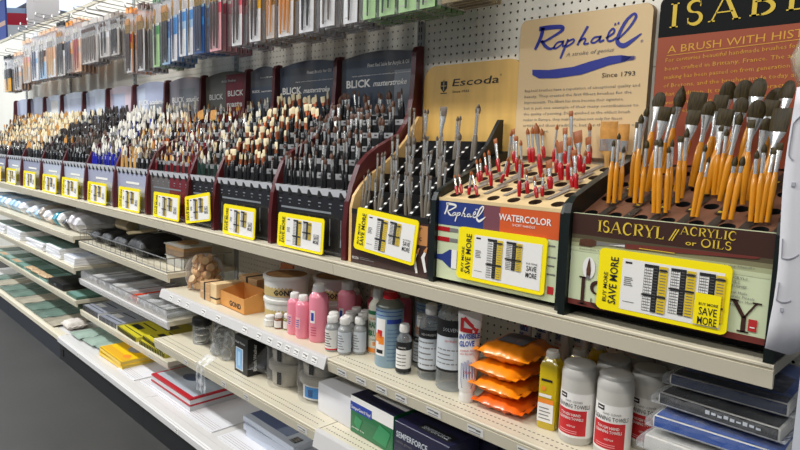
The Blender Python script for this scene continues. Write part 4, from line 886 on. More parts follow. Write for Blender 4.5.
# ================================================================== hanging brush packets
def hook(x, z, L, label):
    b = MB(); b.tube([(x, -.001, z), (x, -L*.5, z+.004), (x, -L+.012, z+.010), (x, -L+.004, z+.014), (x, -L, z+.024)], .0026, STEEL, 6)
    b.tube([(x, -.001, z+.028), (x, -L*.6, z+.030), (x, -L+.01, z+.032)], .0018, STEEL, 6)
    b.box((x, -.003, z+.012), (.018, .004, .05), STEEL); b.box((x, -L+.002, z+.030), (.030, .0015, .018), WHITE)
    tag(b.build('peg_hook'), label, 'hook', 'peg hooks of the brush packets')
PTL_ = mat('card_print', (196, 190, 186), .5)
def packet_stack(noun, x, w, h, zb, yf, n, bands, edge, hand, ferr='g', br='gold', nb=3, hookL=.27, dz=.0, bw=.0):
    """n packets one behind another on one hook; bands = list of (from, to, material) up the card"""
    zt = zb+h; hz = zt-.014; pitch = min(.0235, (abs(yf)-.035)/max(n-1, 1)) if n > 1 else .03
    hook(x+w/2, hz, hookL, f'steel peg hook carrying the {noun} brush packets')
    root = thing('hanging_brush_packet', 'x', 'brush packet', (x, yf, zb), 0, f'{noun} brush packets')
    b = MB(); b.b2((0, .0, 0), (w, .0055, h*.62), edge); b.b2((0, .002, h*.62), (w*.06, .0035, h-.032), CLEARS); b.b2((w*.94, .002, h*.62), (w, .0035, h-.032), CLEARS); b.prism([(0, h-.032), (w*.42, h-.032), (w*.42, h-.008), (w*.58, h-.008), (w*.58, h-.032), (w, h-.032), (w, h), (0, h)], .0005, .0045, edge, 'y')
    p = Pan(b, (0, 0, 0))
    for a, c, ma in bands: p.rect(.001, h*a, w-.001, h*c, ma, 1)
    p.rect(w*.12, h*.05, w*.5, h*.06, PTL_, 2)
    b.build('card', root, fix=False)
    for k in range(nb):
        bx = w*(k+1)/(nb+1); b = MB(); r = min(.0062, w*.075)
        z0 = .008+.012*(k % 2); z1 = h*.60; z2 = h*.72; z3 = h*.82
        b.tube([(bx, -.0076, z0), (bx, -.0076, h*.35), (bx, -.0076, z1)], [r*.55, r, r*.8], hand, 6); b.tube([(bx, -.0076, z1), (bx, -.0076, z2)], [r*.8, r*1.05], FERR[ferr], 6); b.tube([(bx, -.0076, z2), (bx, -.0076, z2+(z3-z2)*.5), (bx, -.0076, z3)], [r*1.05, r*1.2, r*.4], BRIS[br], 6)
        b.build('brush', root)
    b = MB(); b.b2((-.002, -.0145, -.003), (w+.002, .0062, h-.034), CLEARS); b.build('sleeve', root)
    root['label'] = f'{noun} brush packet, frontmost on its hook'
    for q in range(1, n):
        jx = random.uniform(-.004, .004)
        dup(root, (x+jx, yf+pitch*q, zb+random.uniform(-.003, .003)), random.uniform(-.006, .006), f'{noun} brush packet, {ORD[q+1]} from front on its hook')
def pm(n, c): return mat('card_'+n, c, .4)
WC = pm('white', (232, 232, 232)); PR = pm('red', (214, 62, 70)); PO = pm('orange', (238, 150, 50)); PG = pm('green', (86, 160, 92)); PGL = pm('lime', (176, 214, 150)); PGD = pm('dark_green', (44, 104, 44)); PB = pm('blue', (40, 140, 214)); PBD = pm('deep_blue', (20, 84, 150)); PBL = pm('pale_blue', (168, 204, 232)); PK = pm('pinkred', (226, 84, 104)); PKL = pm('pink', (240, 176, 180)); PKD = pm('wine', (112, 28, 48)); PY = pm('yellow', (240, 178, 28)); PYD = pm('mustard', (156, 112, 24)); PT = pm('taupe', (150, 136, 124)); PTL = pm('pale_taupe', (206, 198, 190)); PBR = pm('brown', (92, 62, 48)); PBRL = pm('olive', (150, 132, 88)); PBLK = pm('black', (30, 30, 32)); PPE = pm('peach', (238, 196, 160))
HBR = mat('packet_handle_brown', (58, 36, 28), .3); HBK = mat('packet_handle_black', (22, 24, 30), .3); HBL = mat('packet_handle_navy', (24, 44, 84), .3); HYL = mat('packet_handle_gold', (216, 140, 30), .3); HGN = mat('packet_handle_green', (40, 84, 52), .3); HTP = mat('packet_handle_taupe', (112, 100, 90), .3); HWD = mat('packet_handle_wood', (206, 164, 110), .4); HRD = mat('packet_handle_red', (170, 40, 44), .3)
def bands(top, mid, mid2, bot): return [(.585, .62, top), (.46, .585, mid), (.36, .46, mid2), (.0, .36, bot)]
K = 1.700
packet_stack('orange-banded', -1.955, .075, .335, K-.030, -.25, 6, bands(WC, PR, PO, WC), PO, HBR)
packet_stack('brown-handled', -1.805, .085, .335, K-.030, -.25, 6, bands(WC, WC, WC, WC), PBR, HBR)
packet_stack('green-banded', -1.620, .075, .335, K-.025, -.25, 6, bands(WC, PG, PGL, PGL), PGD, HBK, nb=1)
packet_stack('bright blue', -1.515, .085, .335, K-.022, -.25, 6, bands(WC, PBD, PB, PBL), PBD, HBK)
packet_stack('pale blue', -1.415, .060, .335, K-.012, -.25, 5, bands(PBL, PB, PB, WC), PB, HBL, nb=1)
packet_stack('blue with single handle', -1.335, .070, .335, K+.002, -.25, 5, bands(WC, PB, PBL, WC), PB, HBL, nb=1)
packet_stack('sky blue narrow', -1.248, .050, .335, K+.002, -.25, 5, bands(WC, PB, PBL, WC), PB, HBK, nb=1)
packet_stack('deep blue', -1.180, .085, .335, K+.000, -.25, 6, bands(PBL, PBD, PB, PBD), PBD, HBL)
packet_stack('pink-red with dark handles', -1.045, .100, .335, K-.002, -.25, 7, bands(WC, PK, PKL, PKL), PKD, HBR)
packet_stack('red and white', -.860, .080, .335, K+.004, -.25, 7, bands(WC, PK, PKL, WC), PKD, HBR, nb=2)
packet_stack('yellow-banded', -.725, .080, .335, K+.006, -.25, 7, bands(PKL, PY, PY, WC), PYD, HBR, nb=2)
packet_stack('mustard', -.605, .055, .335, K+.006, -.25, 6, bands(PT, PYD, PYD, PTL), PYD, HYL, nb=2)
packet_stack('golden-handled', -.525, .095, .335, K+.004, -.25, 7, bands(PR, PY, PY, WC), PYD, HYL, nb=3)
packet_stack('grey and white', -.395, .085, .335, K+.004, -.25, 7, bands(PT, PTL, WC, WC), PT, HBK, nb=2)
packet_stack('pale taupe', -.275, .080, .335, K+.010, -.25, 6, bands(PTL, WC, PTL, WC), PT, HTP, nb=2)
packet_stack('white with brown edge', -.150, .070, .335, K+.006, -.25, 6, bands(WC, WC, PTL, WC), PBR, HBR, nb=1)
packet_stack('lime green', -.055, .060, .335, K+.008, -.25, 6, bands(WC, PGL, PGL, PGL), PGD, HGN, nb=1)
packet_stack('green-handled', .020, .070, .335, K+.008, -.25, 6, bands(WC, PGL, WC, PGL), PGD, HGN, nb=2)
packet_stack('wide lime green', .105, .075, .335, K+.008, -.25, 6, bands(WC, PGL, PGL, PGL), PGD, HGN, nb=1)
packet_stack('green and grey', .192, .060, .335, K+.008, -.25, 6, bands(WC, PGL, PGL, PGL), PGD, HBK, nb=2)
packet_stack('olive-brown wide', .275, .130, .335, K+.010, -.25, 5, bands(PBRL, PBRL, PBR, PBRL), PBRL, HTP, nb=3)
# left group, hung back on long hooks
packet_stack('smoke grey-handled', -2.305, 0.115, .24, 1.795, -.20, 4, bands(WC, PTL, PTL, PTL), PT, HBK, 's', 'grey', 3, .30)
packet_stack('clear taupe', -2.490, 0.150, .24, 1.798, -.20, 4, bands(PTL, WC, PTL, PTL), PTL, HBK, 's', 'brown', 2, .30)
packet_stack('seven-brush grey', -2.800, 0.270, .26, 1.782, -.20, 4, bands(PTL, PTL, PTL, PTL), PTL, HTP, 's', 'brown', 7, .30)
packet_stack('peach and red', -2.955, 0.125, .34, 1.745, -.20, 5, bands(WC, PPE, PTL, PPE), PPE, HRD, 's', 'white', 2, .30)
packet_stack('blue and orange', -3.110, 0.125, .33, 1.75, -.20, 5, bands(PBL, PPE, PO, PT), PO, HBL, 's', 'white', 2, .30)
packet_stack('black-handled', -3.310, 0.165, .36, 1.74, -.20, 5, bands(PPE, PBLK, WC, PTL), PBLK, HBK, 's', 'gold', 3, .30)
packet_stack('wood-handled', -3.530, 0.175, .34, 1.745, -.20, 5, bands(PTL, PPE, PPE, WC), PPE, HWD, 's', 'white', 3, .30)
packet_stack('brown and white', -3.730, 0.165, .34, 1.745, -.20, 4, bands(WC, PBR, PPE, PBL), PPE, HBR, 's', 'white', 2, .30)
packet_stack('white and navy', -3.940, 0.170, .35, 1.745, -.20, 4, bands(WC, WC, PBL, WC), WC, HBL, 's', 'white', 2, .30)
packet_stack('white and peach', -4.180, 0.190, .33, 1.74, -.20, 4, bands(WC, PKL, PPE, PTL), PPE, HWD, 's', 'white', 2, .30)
packet_stack('cream and black', -4.450, 0.200, .30, 1.70, -.20, 4, bands(PTL, WC, PPE, PTL), PPE, HBK, 's', 'white', 2, .28)
packet_stack('black and yellow', -4.78, .220, .30, 1.70, -.20, 4, bands(PBLK, PBLK, PBLK, PY), PBLK, HBK, 's', 'black', 1, .28)
for lb, x, z in (('short empty peg hook above the grey brush packets', -2.62, 2.07), ('empty peg hook between the clear and grey packets', -2.40, 2.10), ('empty peg hook left of the black-handled packets', -3.41, 2.13), ('empty peg hook left of the wood-handled packets', -3.62, 2.12), ('empty peg hook right of the white and navy packets', -3.80, 2.11), ('upper empty peg hook by the orange-banded packets', -2.12, 2.09)): hook(x, z, .30, lb)
# ================================================================== goods on the bottle shelf, right section
def bottle_prof(r, h, sh=.74, nk=.42, cf=.13, base=.006):
    nr = r*nk
    body = [(r*.9, 0), (r, base), (r, h*sh), (r*.93, h*(sh+.04)), (r*.72, h*(sh+.085)), (nr*1.08, h*(sh+.12)), (nr, h*(1-cf))]
    cp = [(nr*1.12, h*(1-cf)), (nr*1.18, h*(1-cf)+.002), (nr*1.16, h-.003), (nr*1.0, h)]
    return body, cp
def bottle(label, x, y, z, r, h, body, cap, deco=None, cat='bottle', group=None, rot=0.0, sq=0.0, sx=1.0, sy=1.0, **k):
    t = thing('bottle', label, cat, (x, y, z+.0004), math.radians(rot), group)
    bp, cp = bottle_prof(r, h, **k)
    b = MB(); b.lathe(bp, body, 24, sq=sq, sx=sx, sy=sy); bo = b.build('body', t)
    b = MB(); b.lathe(cp, cap, 20)
    for q in range(20): a = 2*PI*q/20; b.box((cp[1][0]*math.cos(a), cp[1][0]*math.sin(a), (cp[1][1]+cp[2][1])/2), (.0009, .0009, (cp[2][1]-cp[1][1])*.8), cap)
    b.build('cap', t)
    if deco: b = MB(); deco(b, r, h); b.build('label_wrap', bo)
    return t
CAPW = mat('cap_white', (232, 230, 226), .35); CAPR = mat('cap_red', (196, 24, 32), .3); IVORY = mat('bottle_ivory', (226, 224, 206), .35); GREENP = mat('print_green', (30, 112, 70), .5); ORP = mat('print_orange', (238, 140, 44), .5); CANB = mat('can_steel_blue', (140, 168, 186), .35, metal=.2); CANT = mat('can_top_grey', (120, 124, 116), .35, metal=.6); REDP = mat('print_red', (200, 34, 40), .5); BLUEP = mat('print_blue', (38, 66, 160), .5)
GLASSG = clear('bottle_clear_grey', (216, 222, 224), .16, .08); LBLG = mat('label_silver_grey', (196, 202, 208), .4); LIQ = clear('liquid_clear', (210, 216, 218), .2, .05)
def d_handbrush(b, r, h):
    cyl_patch(b, r, -150, 10, h*.62, h*.68, GREENP); cyl_text(b, 'THE MASTERS', r, -60, h*.54, .007, ORP, w=.042, bold=.01); cyl_text(b, 'HAND', r+.0003, -58, h*.42, .019, GREENP, w=.046, bold=.03); cyl_text(b, 'BRUSH', r+.0003, -58, h*.29, .019, GREENP, w=.050, bold=.03)
    cyl_text(b, 'CLEANER', r, -58, h*.22, .006, DARKT, w=.032); cyl_patch(b, r, -70, -46, h*.14, h*.2, ORP); cyl_patch(b, r, -170, 30, h*.03, h*.10, ORP)
bottle('white bottle with green lettering and orange foot band beside the red-capped can', .022, -.222, ZB, .029, .214, IVORY, CAPW, d_handbrush, sh=.72, nk=.45, cf=.16)
def can(label, x, y, r, h, deco, z=ZB):
    t = thing('can', label, 'can', (x, y, z+.0004))
    b = MB(); b.lathe([(r*.96, 0), (r, .004), (r, h*.80), (r*.97, h*.82)], CANB, 32); bo = b.build('body', t)
    b = MB(); b.lathe([(r*1.01, h*.795), (r*1.01, h*.815), (r*.9, h*.84), (r*.62, h*.895), (r*.5, h*.905)], CANT, 32); b.build('shoulder', t)
    b = MB(); b.lathe([(r*.48, h*.895), (r*.50, h*.90), (r*.49, h*.985), (r*.44, h)], CAPR, 24)
    for q in range(24): a = 2*PI*q/24; b.box((r*.5*math.cos(a), r*.5*math.sin(a), h*.945), (.001, .001, h*.07), CAPR)
    b.lathe([(r*.51, h*.893), (r*.51, h*.905)], WHITE, 24); b.build('cap', t)
    if deco: b = MB(); deco(b, r, h); b.build('label_wrap', bo)
CANL = mat('can_print_blue', (84, 116, 156), .4)
def d_can(b, r, h):
    cyl_patch(b, r, -160, 20, h*.755, h*.765, BLUEP); cyl_patch(b, r, -150, 10, h*.70, h*.71, BLUEP)
    cyl_patch(b, r, -110, -62, h*.16, h*.66, WHITE); cyl_patch(b, r, -55, 10, h*.6, h*.66, BLUEP)
    for (a, zz, q) in ((-97, .40, ORP), (-79, .37, ORP), (-87, .45, REDP)): cyl_patch(b, r+.0004, a-13, a+13, h*(zz-.055), h*(zz+.055), q, n=5)
    for k in range(9): cyl_patch(b, r, -52, 8-(k % 3)*9, h*(.10+.052*k), h*(.110+.052*k), CANL, n=5)
    cyl_patch(b, r+.0004, -104, -70, h*.19, h*.24, DARKT, n=4)
can('steel-blue can with red cap and printed oranges', .128, -.268, .0435, .232, d_can)
can('second steel-blue can standing behind the red-capped can', .158, -.120, .0435, .232, d_can)
def d_clear(txt, dark=True, frac=(.10, .66)):
    def f(b, r, h):
        cyl_patch(b, r, -165, 45, h*frac[0], h*frac[1], LBLG)
        if dark: cyl_patch(b, r+.0003, -165, 45, h*(frac[1]-.12), h*frac[1], DARKT); cyl_text(b, txt, r+.0006, -60, h*(frac[1]-.075), .006, WHITE, w=r*1.3)
        for k in range(5): cyl_patch(b, r+.0003, -118, -20-12*(k % 3), h*(frac[0]+.08+.075*k), h*(frac[0]+.098+.075*k), GREYT, n=5)
        cyl_patch(b, r+.0003, -165, 45, h*frac[0], h*(frac[0]+.03), DARKT)
    return f
def liquid(t, r, h): b = MB(); b.lathe([(r*.86, .003), (r*.94, .006), (r*.94, h)], LIQ, 20); b.build('liquid', t)
t = bottle('small clear bottle with white cap and white label, in front of the grey-labelled bottle', .210, -.285, ZB, .023, .150, GLASSG, CAPW, lambda b, r, h: (cyl_patch(b, r, -160, 40, h*.12, h*.58, WHITE), cyl_patch(b, r+.0003, -160, 40, h*.5, h*.66, DARKT), cyl_text(b, 'MINERAL', r+.0006, -60, h*.535, .005, WHITE, w=.024), [cyl_patch(b, r+.0003, -110, -30, h*(.18+.07*k), h*(.20+.07*k), GREYT, n=4) for k in range(4)], cyl_patch(b, r+.0003, -160, 40, h*.04, h*.12, DARKT)), sh=.68, nk=.55, cf=.16)
bottle('small clear bottle with white cap tucked behind the other small one', .205, -.205, ZB, .023, .150, GLASSG, CAPW, d_clear('SPIRITS'), sh=.68, nk=.55, cf=.16)
bottle('medium clear bottle with white cap and grey label left of the big black-labelled one', .285, -.252, ZB, .034, .222, GLASSG, CAPW, d_clear('ODORLESS', True, (.12, .68)), sh=.74, nk=.42, cf=.14)
t = bottle('large clear bottle with black and grey label beside the white tube', .378, -.262, ZB, .044, .262, GLASSG, BLACK, lambda b, r, h: (cyl_patch(b, r, -170, 60, h*.24, h*.66, LBLG), cyl_patch(b, r+.0003, -170, 60, h*.60, h*.78, DARKT), cyl_text(b, 'SOLVENT', r+.0006, -55, h*.66, .010, LBLG, w=.05), cyl_text(b, 'ODORLESS', r+.0006, -58, h*.545, .006, REDP, w=.035), [cyl_patch(b, r+.0003, -115, -30-14*(k % 3), h*(.30+.05*k), h*(.312+.05*k), GREYT, n=5) for k in range(4)], cyl_patch(b, r+.0003, -170, 60, h*.22, h*.245, DARKT)), sh=.80, nk=.4, cf=.09)
TUBEM = mat('tube_white', (230, 230, 228), .3, coat=.3)
def tube(label, x, y, rot, h=.245, w=.064):
    t = thing('cream_tube', label, 'tube', (x, y, ZB+.0004), math.radians(rot))
    b = MB(); rings = [(.021, .021, .028), (.024, .0235, .034), (.0275, .019, h*.5), (.030, .010, h*.8), (w/2, .0032, h-.012), (w/2, .0016, h)]
    sect(b, rings, TUBEM, 20); bo = b.build('body', t)
    b = MB(); b.lathe([(.0205, 0), (.0215, .002), (.0205, .028), (.017, .030)], CAPW, 24); b.build('cap', t)
    b = MB(); 
    def q(u, v):                                                   # a point on the tube's front
        for (a0, b0, z0), (a1, b1, z1) in zip(rings, rings[1:]):
            if z0 <= v <= z1:
                k = (v-z0)/(z1-z0); a = a0+(a1-a0)*k; bb = b0+(b1-b0)*k; s = max(-.98, min(.98, u/a)); return (u, -bb*math.sqrt(1-s*s)-.0007, v)
        return (u, -.02, v)
    class TP(Pan):
        def P(self, u, v, l): x_, y_, z_ = q(u, v); return (x_, y_-.0003*l, z_)
    p = TP(b, (0, 0, 0)); z = h
    p.stroke([(-.020, z*.78), (-.020, z*.93)], .009, REDP); p.stroke([(-.016, z*.93), (0, z*.87), (.022, z*.80)], .010, REDP); p.stroke([(-.016, z*.80), (0, z*.795), (.022, z*.79)], .012, REDP)
    p.text('INVISIBLE', -.026, z*.70, .0125, BLUEP, 3, w=.054, bold=.03, slope=.12); p.text('GLOVE', -.025, z*.62, .0135, BLUEP, 3, w=.040, bold=.03, slope=.12)
    p.text('protects hands', -.022, z*.565, .006, REDP, 3, w=.042, slope=.1); p.text('skin barrier', -.022, z*.53, .006, REDP, 3, w=.034, slope=.1)
    for k in range(5): p.stroke([(-.016+.0075*k, z*.27), (-.017+.0078*k, z*(.44+.02*(2-abs(k-2)))), (-.013+.0078*k, z*(.44+.02*(2-abs(k-2)))), (-.0095+.0075*k, z*.29)], .0012, BLUEP)
    p.stroke([(-.017, z*.27), (-.013, z*.17), (.012, z*.17), (.021, z*.30)], .0012, BLUEP); p.text('CREAM', -.010, z*.33, .007, REDP, 3, w=.02)
    b.build('printing', bo)
tube('white tube with red corner and blue slanted lettering at the shelf edge', .468, -.302, 34)
for k, (lb, x, y) in enumerate([('first white tube standing behind the orange pouches, nearest the front tube', .524, -.118), ('second white tube behind the orange pouches', .562, -.090), ('third white tube behind the orange pouches', .607, -.060), ('fourth white tube behind the orange pouches, by the back board', .652, -.033)]): tube(lb, x, y, -34)
# orange pouches
POUCH = mat('pouch_orange', (244, 140, 20), .28, var=.08, scale=6, bump=.25, coat=.4); POUCH2 = mat('pouch_deep_orange', (238, 104, 24), .28, var=.08, scale=6, bump=.25, coat=.4); PLBL = mat('pouch_label_slate', (92, 92, 100), .35)
def pouch(label, x, y, z, w, d, h, rot, ma, top=False, sag=0.0, name='wipe_pouch', cat='pouch'):
    t = thing(name, label, cat, (x, y, z), math.radians(rot))
    n, m = 18, 14; V = []; F = []; rnd = random.Random(int(z*1000))
    ph = [rnd.uniform(0, 6) for _ in range(4)]
    for s in (0, 1):
        for i in range(n+1):
            for j in range(m+1):
                u = i/n*2-1; v = j/m*2-1
                f = (1-abs(u)**3.2)**.55*(1-abs(v)**4)**.5
                wob = .0026*math.sin(u*9+ph[0]+v*3)*math.sin(v*6+ph[1])+.0018*math.sin(u*17+ph[2]+v*5)
                zz = h*.5+(f*(h*.5-.002)+wob*f)*(1 if s else -1)
                if not s: zz = max(zz, .001)
                V.append((u*w/2+.003*math.sin(v*11+ph[3])*abs(u)**6, v*d/2+.002*math.sin(u*13), zz+sag*u*u))
    N = (n+1)*(m+1)
    for s in (0, 1):
        for i in range(n):
            for j in range(m):
                a = s*N+i*(m+1)+j; q = (a, a+m+1, a+m+2, a+1); F.append(q if s else tuple(reversed(q)))
    rim = [i*(m+1) for i in range(n+1)]+[n*(m+1)+j for j in range(1, m+1)]+[i*(m+1)+m for i in range(n-1, -1, -1)]+[j for j in range(m-1, 0, -1)]
    for k in range(len(rim)):
        a, c = rim[k], rim[(k+1) % len(rim)]; F.append((a, c, N+c, N+a))
    b = MB(); b.add(V, F, ma, True); b.build('bag', t, fix=True)
    for s in (-1, 1):
        b = MB(); L = [(s*w/2+s*.000, -d/2+d*k/10, h*.5+.002*math.sin(k*2.2)+sag) for k in range(11)]; L2 = [(x_+s*.012, y_, z_+.003*math.sin(k*1.9)) for k, (x_, y_, z_) in enumerate(L)]
        b.add(L+L2, [(k, k+1, 12+k, 11+k) for k in range(10)], ma, True); b.build('crimped_end', t)
    if top:
        b = MB(); P = []; n2 = 8
        for i in range(n2+1):
            for j in range(n2+1):
                u = -.5+i/n2*1.05; v = -.5+j/n2*1.0; f = (1-abs(u)**3.2)**.55*(1-abs(v)**4)**.5; P.append((u*w/2, v*d/2, h*.5+f*(h*.5-.002)+.0035))
        b.add(P, [(i*(n2+1)+j, (i+1)*(n2+1)+j, (i+1)*(n2+1)+j+1, i*(n2+1)+j+1) for i in range(n2) for j in range(n2)], PLBL, True); b.build('resealable_label', t)
PZ = ZB+.001
pouch('orange wipe pouch at the bottom of the stack', .570, -.238, PZ, .130, .165, .040, 4, POUCH2)
pouch('orange wipe pouch second from the bottom of the stack', .562, -.240, PZ+.0405, .132, .165, .042, 1, POUCH)
pouch('orange wipe pouch second from the top of the stack', .556, -.236, PZ+.083, .140, .170, .044, -2, POUCH)
pouch('topmost orange wipe pouch with grey resealable label', .568, -.228, PZ+.1275, .140, .175, .052, 5, POUCH, True)
# yellow bottles
YLIQ = mat('yellow_oil', (226, 196, 24), .18, coat=.5, trans=.25); FROST = mat('cap_frosted', (216, 212, 200), .4)
def d_yel(b, r, h):
    p = Pan(b, (-r*.86, -r*1.02, 0)); w = r*1.72
    p.rect(.006, h*.625, .034, h*.655, DARKT, 1); p.rect(.002, h*.42, w*.8, h*.46, WHITE, 1); p.ell(w*.3, h*.53, .006, .006, ORP, 1); p.rect(0, h*.10, w*.95, h*.34, WHITE, 1); p.rect(0, h*.34, w*.95, h*.40, ORP, 1)
    for k in range(4): p.rect(w*.1, h*(.14+.045*k), w*(.8-.1*(k % 2)), h*(.152+.045*k), GREYT, 2)
bottle('square yellow bottle with frosted cap in front, beside the pouches', .703, -.272, ZB, .0245, .194, YLIQ, FROST, d_yel, rot=8, sq=6, sx=1.0, sy=1.0, sh=.80, nk=.55, cf=.12)
bottle('square yellow bottle behind the front yellow one', .738, -.212, ZB, .0235, .194, YLIQ, FROST, None, rot=8, sq=6, sh=.80, nk=.55, cf=.12)
bottle('yellow bottle at the back left of the towel tubs', .745, -.120, ZB, .0235, .194, YLIQ, FROST, None, rot=8, sq=6, sh=.80, nk=.55, cf=.12)
# towel tubs
TUBW = mat('tub_translucent_white', (214, 212, 204), .35, trans=.15)
def towels(label, x, y, rot=0.0, r=.0395, h=.188):
    t = thing('towel_tub', label, 'tub', (x, y, ZB+.0004), math.radians(rot))
    b = MB(); b.lathe([(r*.93, 0), (r, .006), (r, h*.82)], TUBW, 32); bo = b.build('tub', t)
    b = MB(); b.lathe([(r*1.005, h*.82), (r*1.01, h*.85), (r*.99, h*.90), (r*.90, h*.945), (r*.93, h*.955), (r*.93, h*.985), (r*.86, h*1.0), (r*.5, h*1.005)], mat('lid_translucent', (206, 204, 198), .3, trans=.2), 32); b.build('lid', t)
    b = MB(); cyl_patch(b, r, -170, 30, h*.10, h*.66, WHITE); cyl_patch(b, r+.0003, -140, -30, h*.13, h*.45, REDP)
    cyl_patch(b, r+.0003, -128, -100, h*.585, h*.645, DARKT, n=5); cyl_patch(b, r+.0006, -124, -104, h*.608, h*.622, WHITE, n=4)
    cyl_text(b, 'HAND CLEANER', r+.0006, -75, h*.545, .005, GREYT, w=.040); cyl_text(b, 'CLEANING TOWELS', r+.0006, -82, h*.475, .0095, DARKT, w=.086, bold=.005)
    cyl_text(b, 'TOUGH HAND', r+.0010, -85, h*.375, .0065, WHITE, w=.050, bold=.015); cyl_text(b, 'CLEANING TOWELS', r+.0010, -85, h*.325, .0065, WHITE, w=.062, bold=.015); cyl_text(b, 'citrus', r+.0010, -80, h*.235, .006, WHITE, w=.020, shear=.2)
    for k in range(2): cyl_patch(b, r+.0008, -125, -60, h*(.155+.025*k), h*(.162+.025*k), PKL, n=6)
    b.build('label_wrap', bo)
towels('left one of the two front white towel tubs with red label', .781, -.282)
towels('right one of the two front white towel tubs with red label', .870, -.282, 4)
towels('white towel tub in the middle row behind the left front tub', .818, -.185, 8); towels('white towel tub in the middle row beside the bagged pads', .905, -.185, 5)
towels('white towel tub at the back board, left', .835, -.085, 9); towels('white towel tub at the back board by the bagged pads', .920, -.085, 3)

LP = [106, 96, 72, 58]; LQ = 1.15; DAY = 10; FARP = 80; AMB = .17
# ---- bagged pads at the right end
PADB = mat('pad_blue', (28, 78, 160), .4); PADBD = mat('pad_navy', (18, 34, 66), .4); PADW = mat('pad_white_edge', (206, 204, 198), .5)
def bagged_pad(label, x, y, z, w, d, h, rot, face, dark, word=None, tilt=0.0):
    t = thing('bagged_pad', label, 'packaged pad', (x, y, z)); t.rotation_euler = (tilt, 0, math.radians(rot))
    b = MB(); b.b2((-w/2, -d/2, .004), (w/2, d/2, h-.002), PADW, .006, 2); p = Pan(b, (-w/2, -d/2, h-.002), (1, 0, 0), (0, 1, 0))
    p.rect(.006, .006, w-.006, d-.006, face, 1); p.rect(.006, .006, w-.006, d*.16, dark, 2); p.poly([(w*.2, d*.2), (w*.9, d*.2), (w*.9, d*.6), (w*.5, d*.8)], PADBD if face is PADB else PADB, 2)
    f = Pan(b, (-w/2, -d/2, .004)); f.rect(w*.02, h*.14, w*.98, h*.80, dark, 1)
    if word:
        for k in range(9): f.rect(w*(.42+.05*k), h*(.38+.04*(k % 2)), w*(.455+.05*k), h*(.62-.05*(k % 3)), LBLG, 2)
    b.build('pad', t)
    b = MB(); n, m = 16, 12; V = []; F = []; rnd = random.Random(int(z*999))
    for s in (0, 1):
        for i in range(n+1):
            for j in range(m+1):
                u = i/n*2-1; v = j/m*2-1; e = max(abs(u), abs(v))
                f_ = 1 if e < .9 else .35
                zz = h*.5+(h*.5+.003)*f_*(1 if s else -1)+(.003*math.sin(u*14+v*9+z*50)+.002*rnd.random())*(1 if s else 0)
                if not s: zz = max(.0005, zz)
                V.append((u*(w/2+.010), v*(d/2+.010), zz))
    N = (n+1)*(m+1)
    for s in (0, 1):
        for i in range(n):
            for j in range(m): a = s*N+i*(m+1)+j; F.append((a, a+m+1, a+m+2, a+1))
    for i in range(n):
        for j in (0, m): a = i*(m+1)+j; F.append((a, a+m+1, N+a+m+1, N+a))
    for j in range(m):
        for i in (0, n): a = i*(m+1)+j; F.append((a, a+1, N+a+1, N+a))
    b.add(V, F, CLEARB, True); b.build('clear_wrap', t, fix=True)
zz = ZB+.002
bagged_pad('clear-wrapped white pad at the bottom of the stack by the end post', 1.085, -.215, zz, .235, .285, .050, 2, PADW, PADW, None)
bagged_pad('clear-wrapped pale pad second from bottom of the bagged stack', 1.090, -.207, zz+.062, .240, .290, .040, -1.5, PADW, PADW, None)
bagged_pad('clear-wrapped blue pad in the middle of the bagged stack', 1.090, -.192, zz+.112, .235, .290, .032, 2, PADB, PADB, None)
bagged_pad('clear-wrapped pad with black lettered edge, second from top of the bagged stack', 1.092, -.178, zz+.153, .225, .280, .032, -2, DARKT, DARKT, 'CLOTHS')
bagged_pad('clear-wrapped navy pad on top of the bagged stack', 1.092, -.160, zz+.194, .215, .270, .030, 1.5, PADB, PADBD, None)
# ================================================================== goods on the bottle shelf, middle section
WOODB = mat('wood_block', (196, 156, 110), .55, var=.2, scale=14, stretch=(1, 1, 4)); WOODE = mat('wood_slice', (228, 198, 150), .6, var=.15, scale=18); BARK = mat('slice_rim', (196, 150, 100), .7); KRAFT = mat('carton_kraft', (214, 150, 78), .55, var=.06, scale=8); KRAFTI = mat('carton_inside', (186, 128, 66), .6); TUBWH = mat('tub_white', (222, 222, 216), .35); TUBC = mat('tub_contents', (158, 118, 72), .6, var=.35, scale=40)
def snap_tub(label, x, y, z, w, d, h, content=True):
    t = thing('snap_tub', label, 'tub', (x, y, z))
    b = MB(); b.prism([(-w*.46, 0), (w*.46, 0), (w*.5, h*.86), (-w*.5, h*.86)], -d*.47, d*.47, WOODB if content else TUBWH, 'y'); b.prism([(-w*.462, .001), (w*.462, .001), (w*.49, h*.5), (-w*.49, h*.5)], -d*.475, d*.475, CLEARP, 'y') if content else None; b.build('tub', t, fix=True)
    b = MB(); b.b2((-w*.53, -d*.52, h*.86), (w*.53, d*.52, h*.95), TUBWH, .003); b.b2((-w*.45, -d*.44, h*.95), (w*.45, d*.44, h), TUBWH, .003)
    if content: b.lathe([(.05, h), (.05, h+.008)], WOODB, 20, c=(-.0, 0, 0))
    b.build('lid', t)
snap_tub('white snap-lid tub under the brown-filled tub', -1.425, -.170, .7055, .20, .15, .048, False)
snap_tub('snap-lid tub filled with brown wood under white lid, on top of the white tub', -1.425, -.170, .754, .205, .155, .058, True)
t = thing('slice_bag', 'clear bag full of round wood slices beside the snap-lid tubs', 'bag', (-1.130, -.235, ZB+.0005))
rnd = random.Random(11)
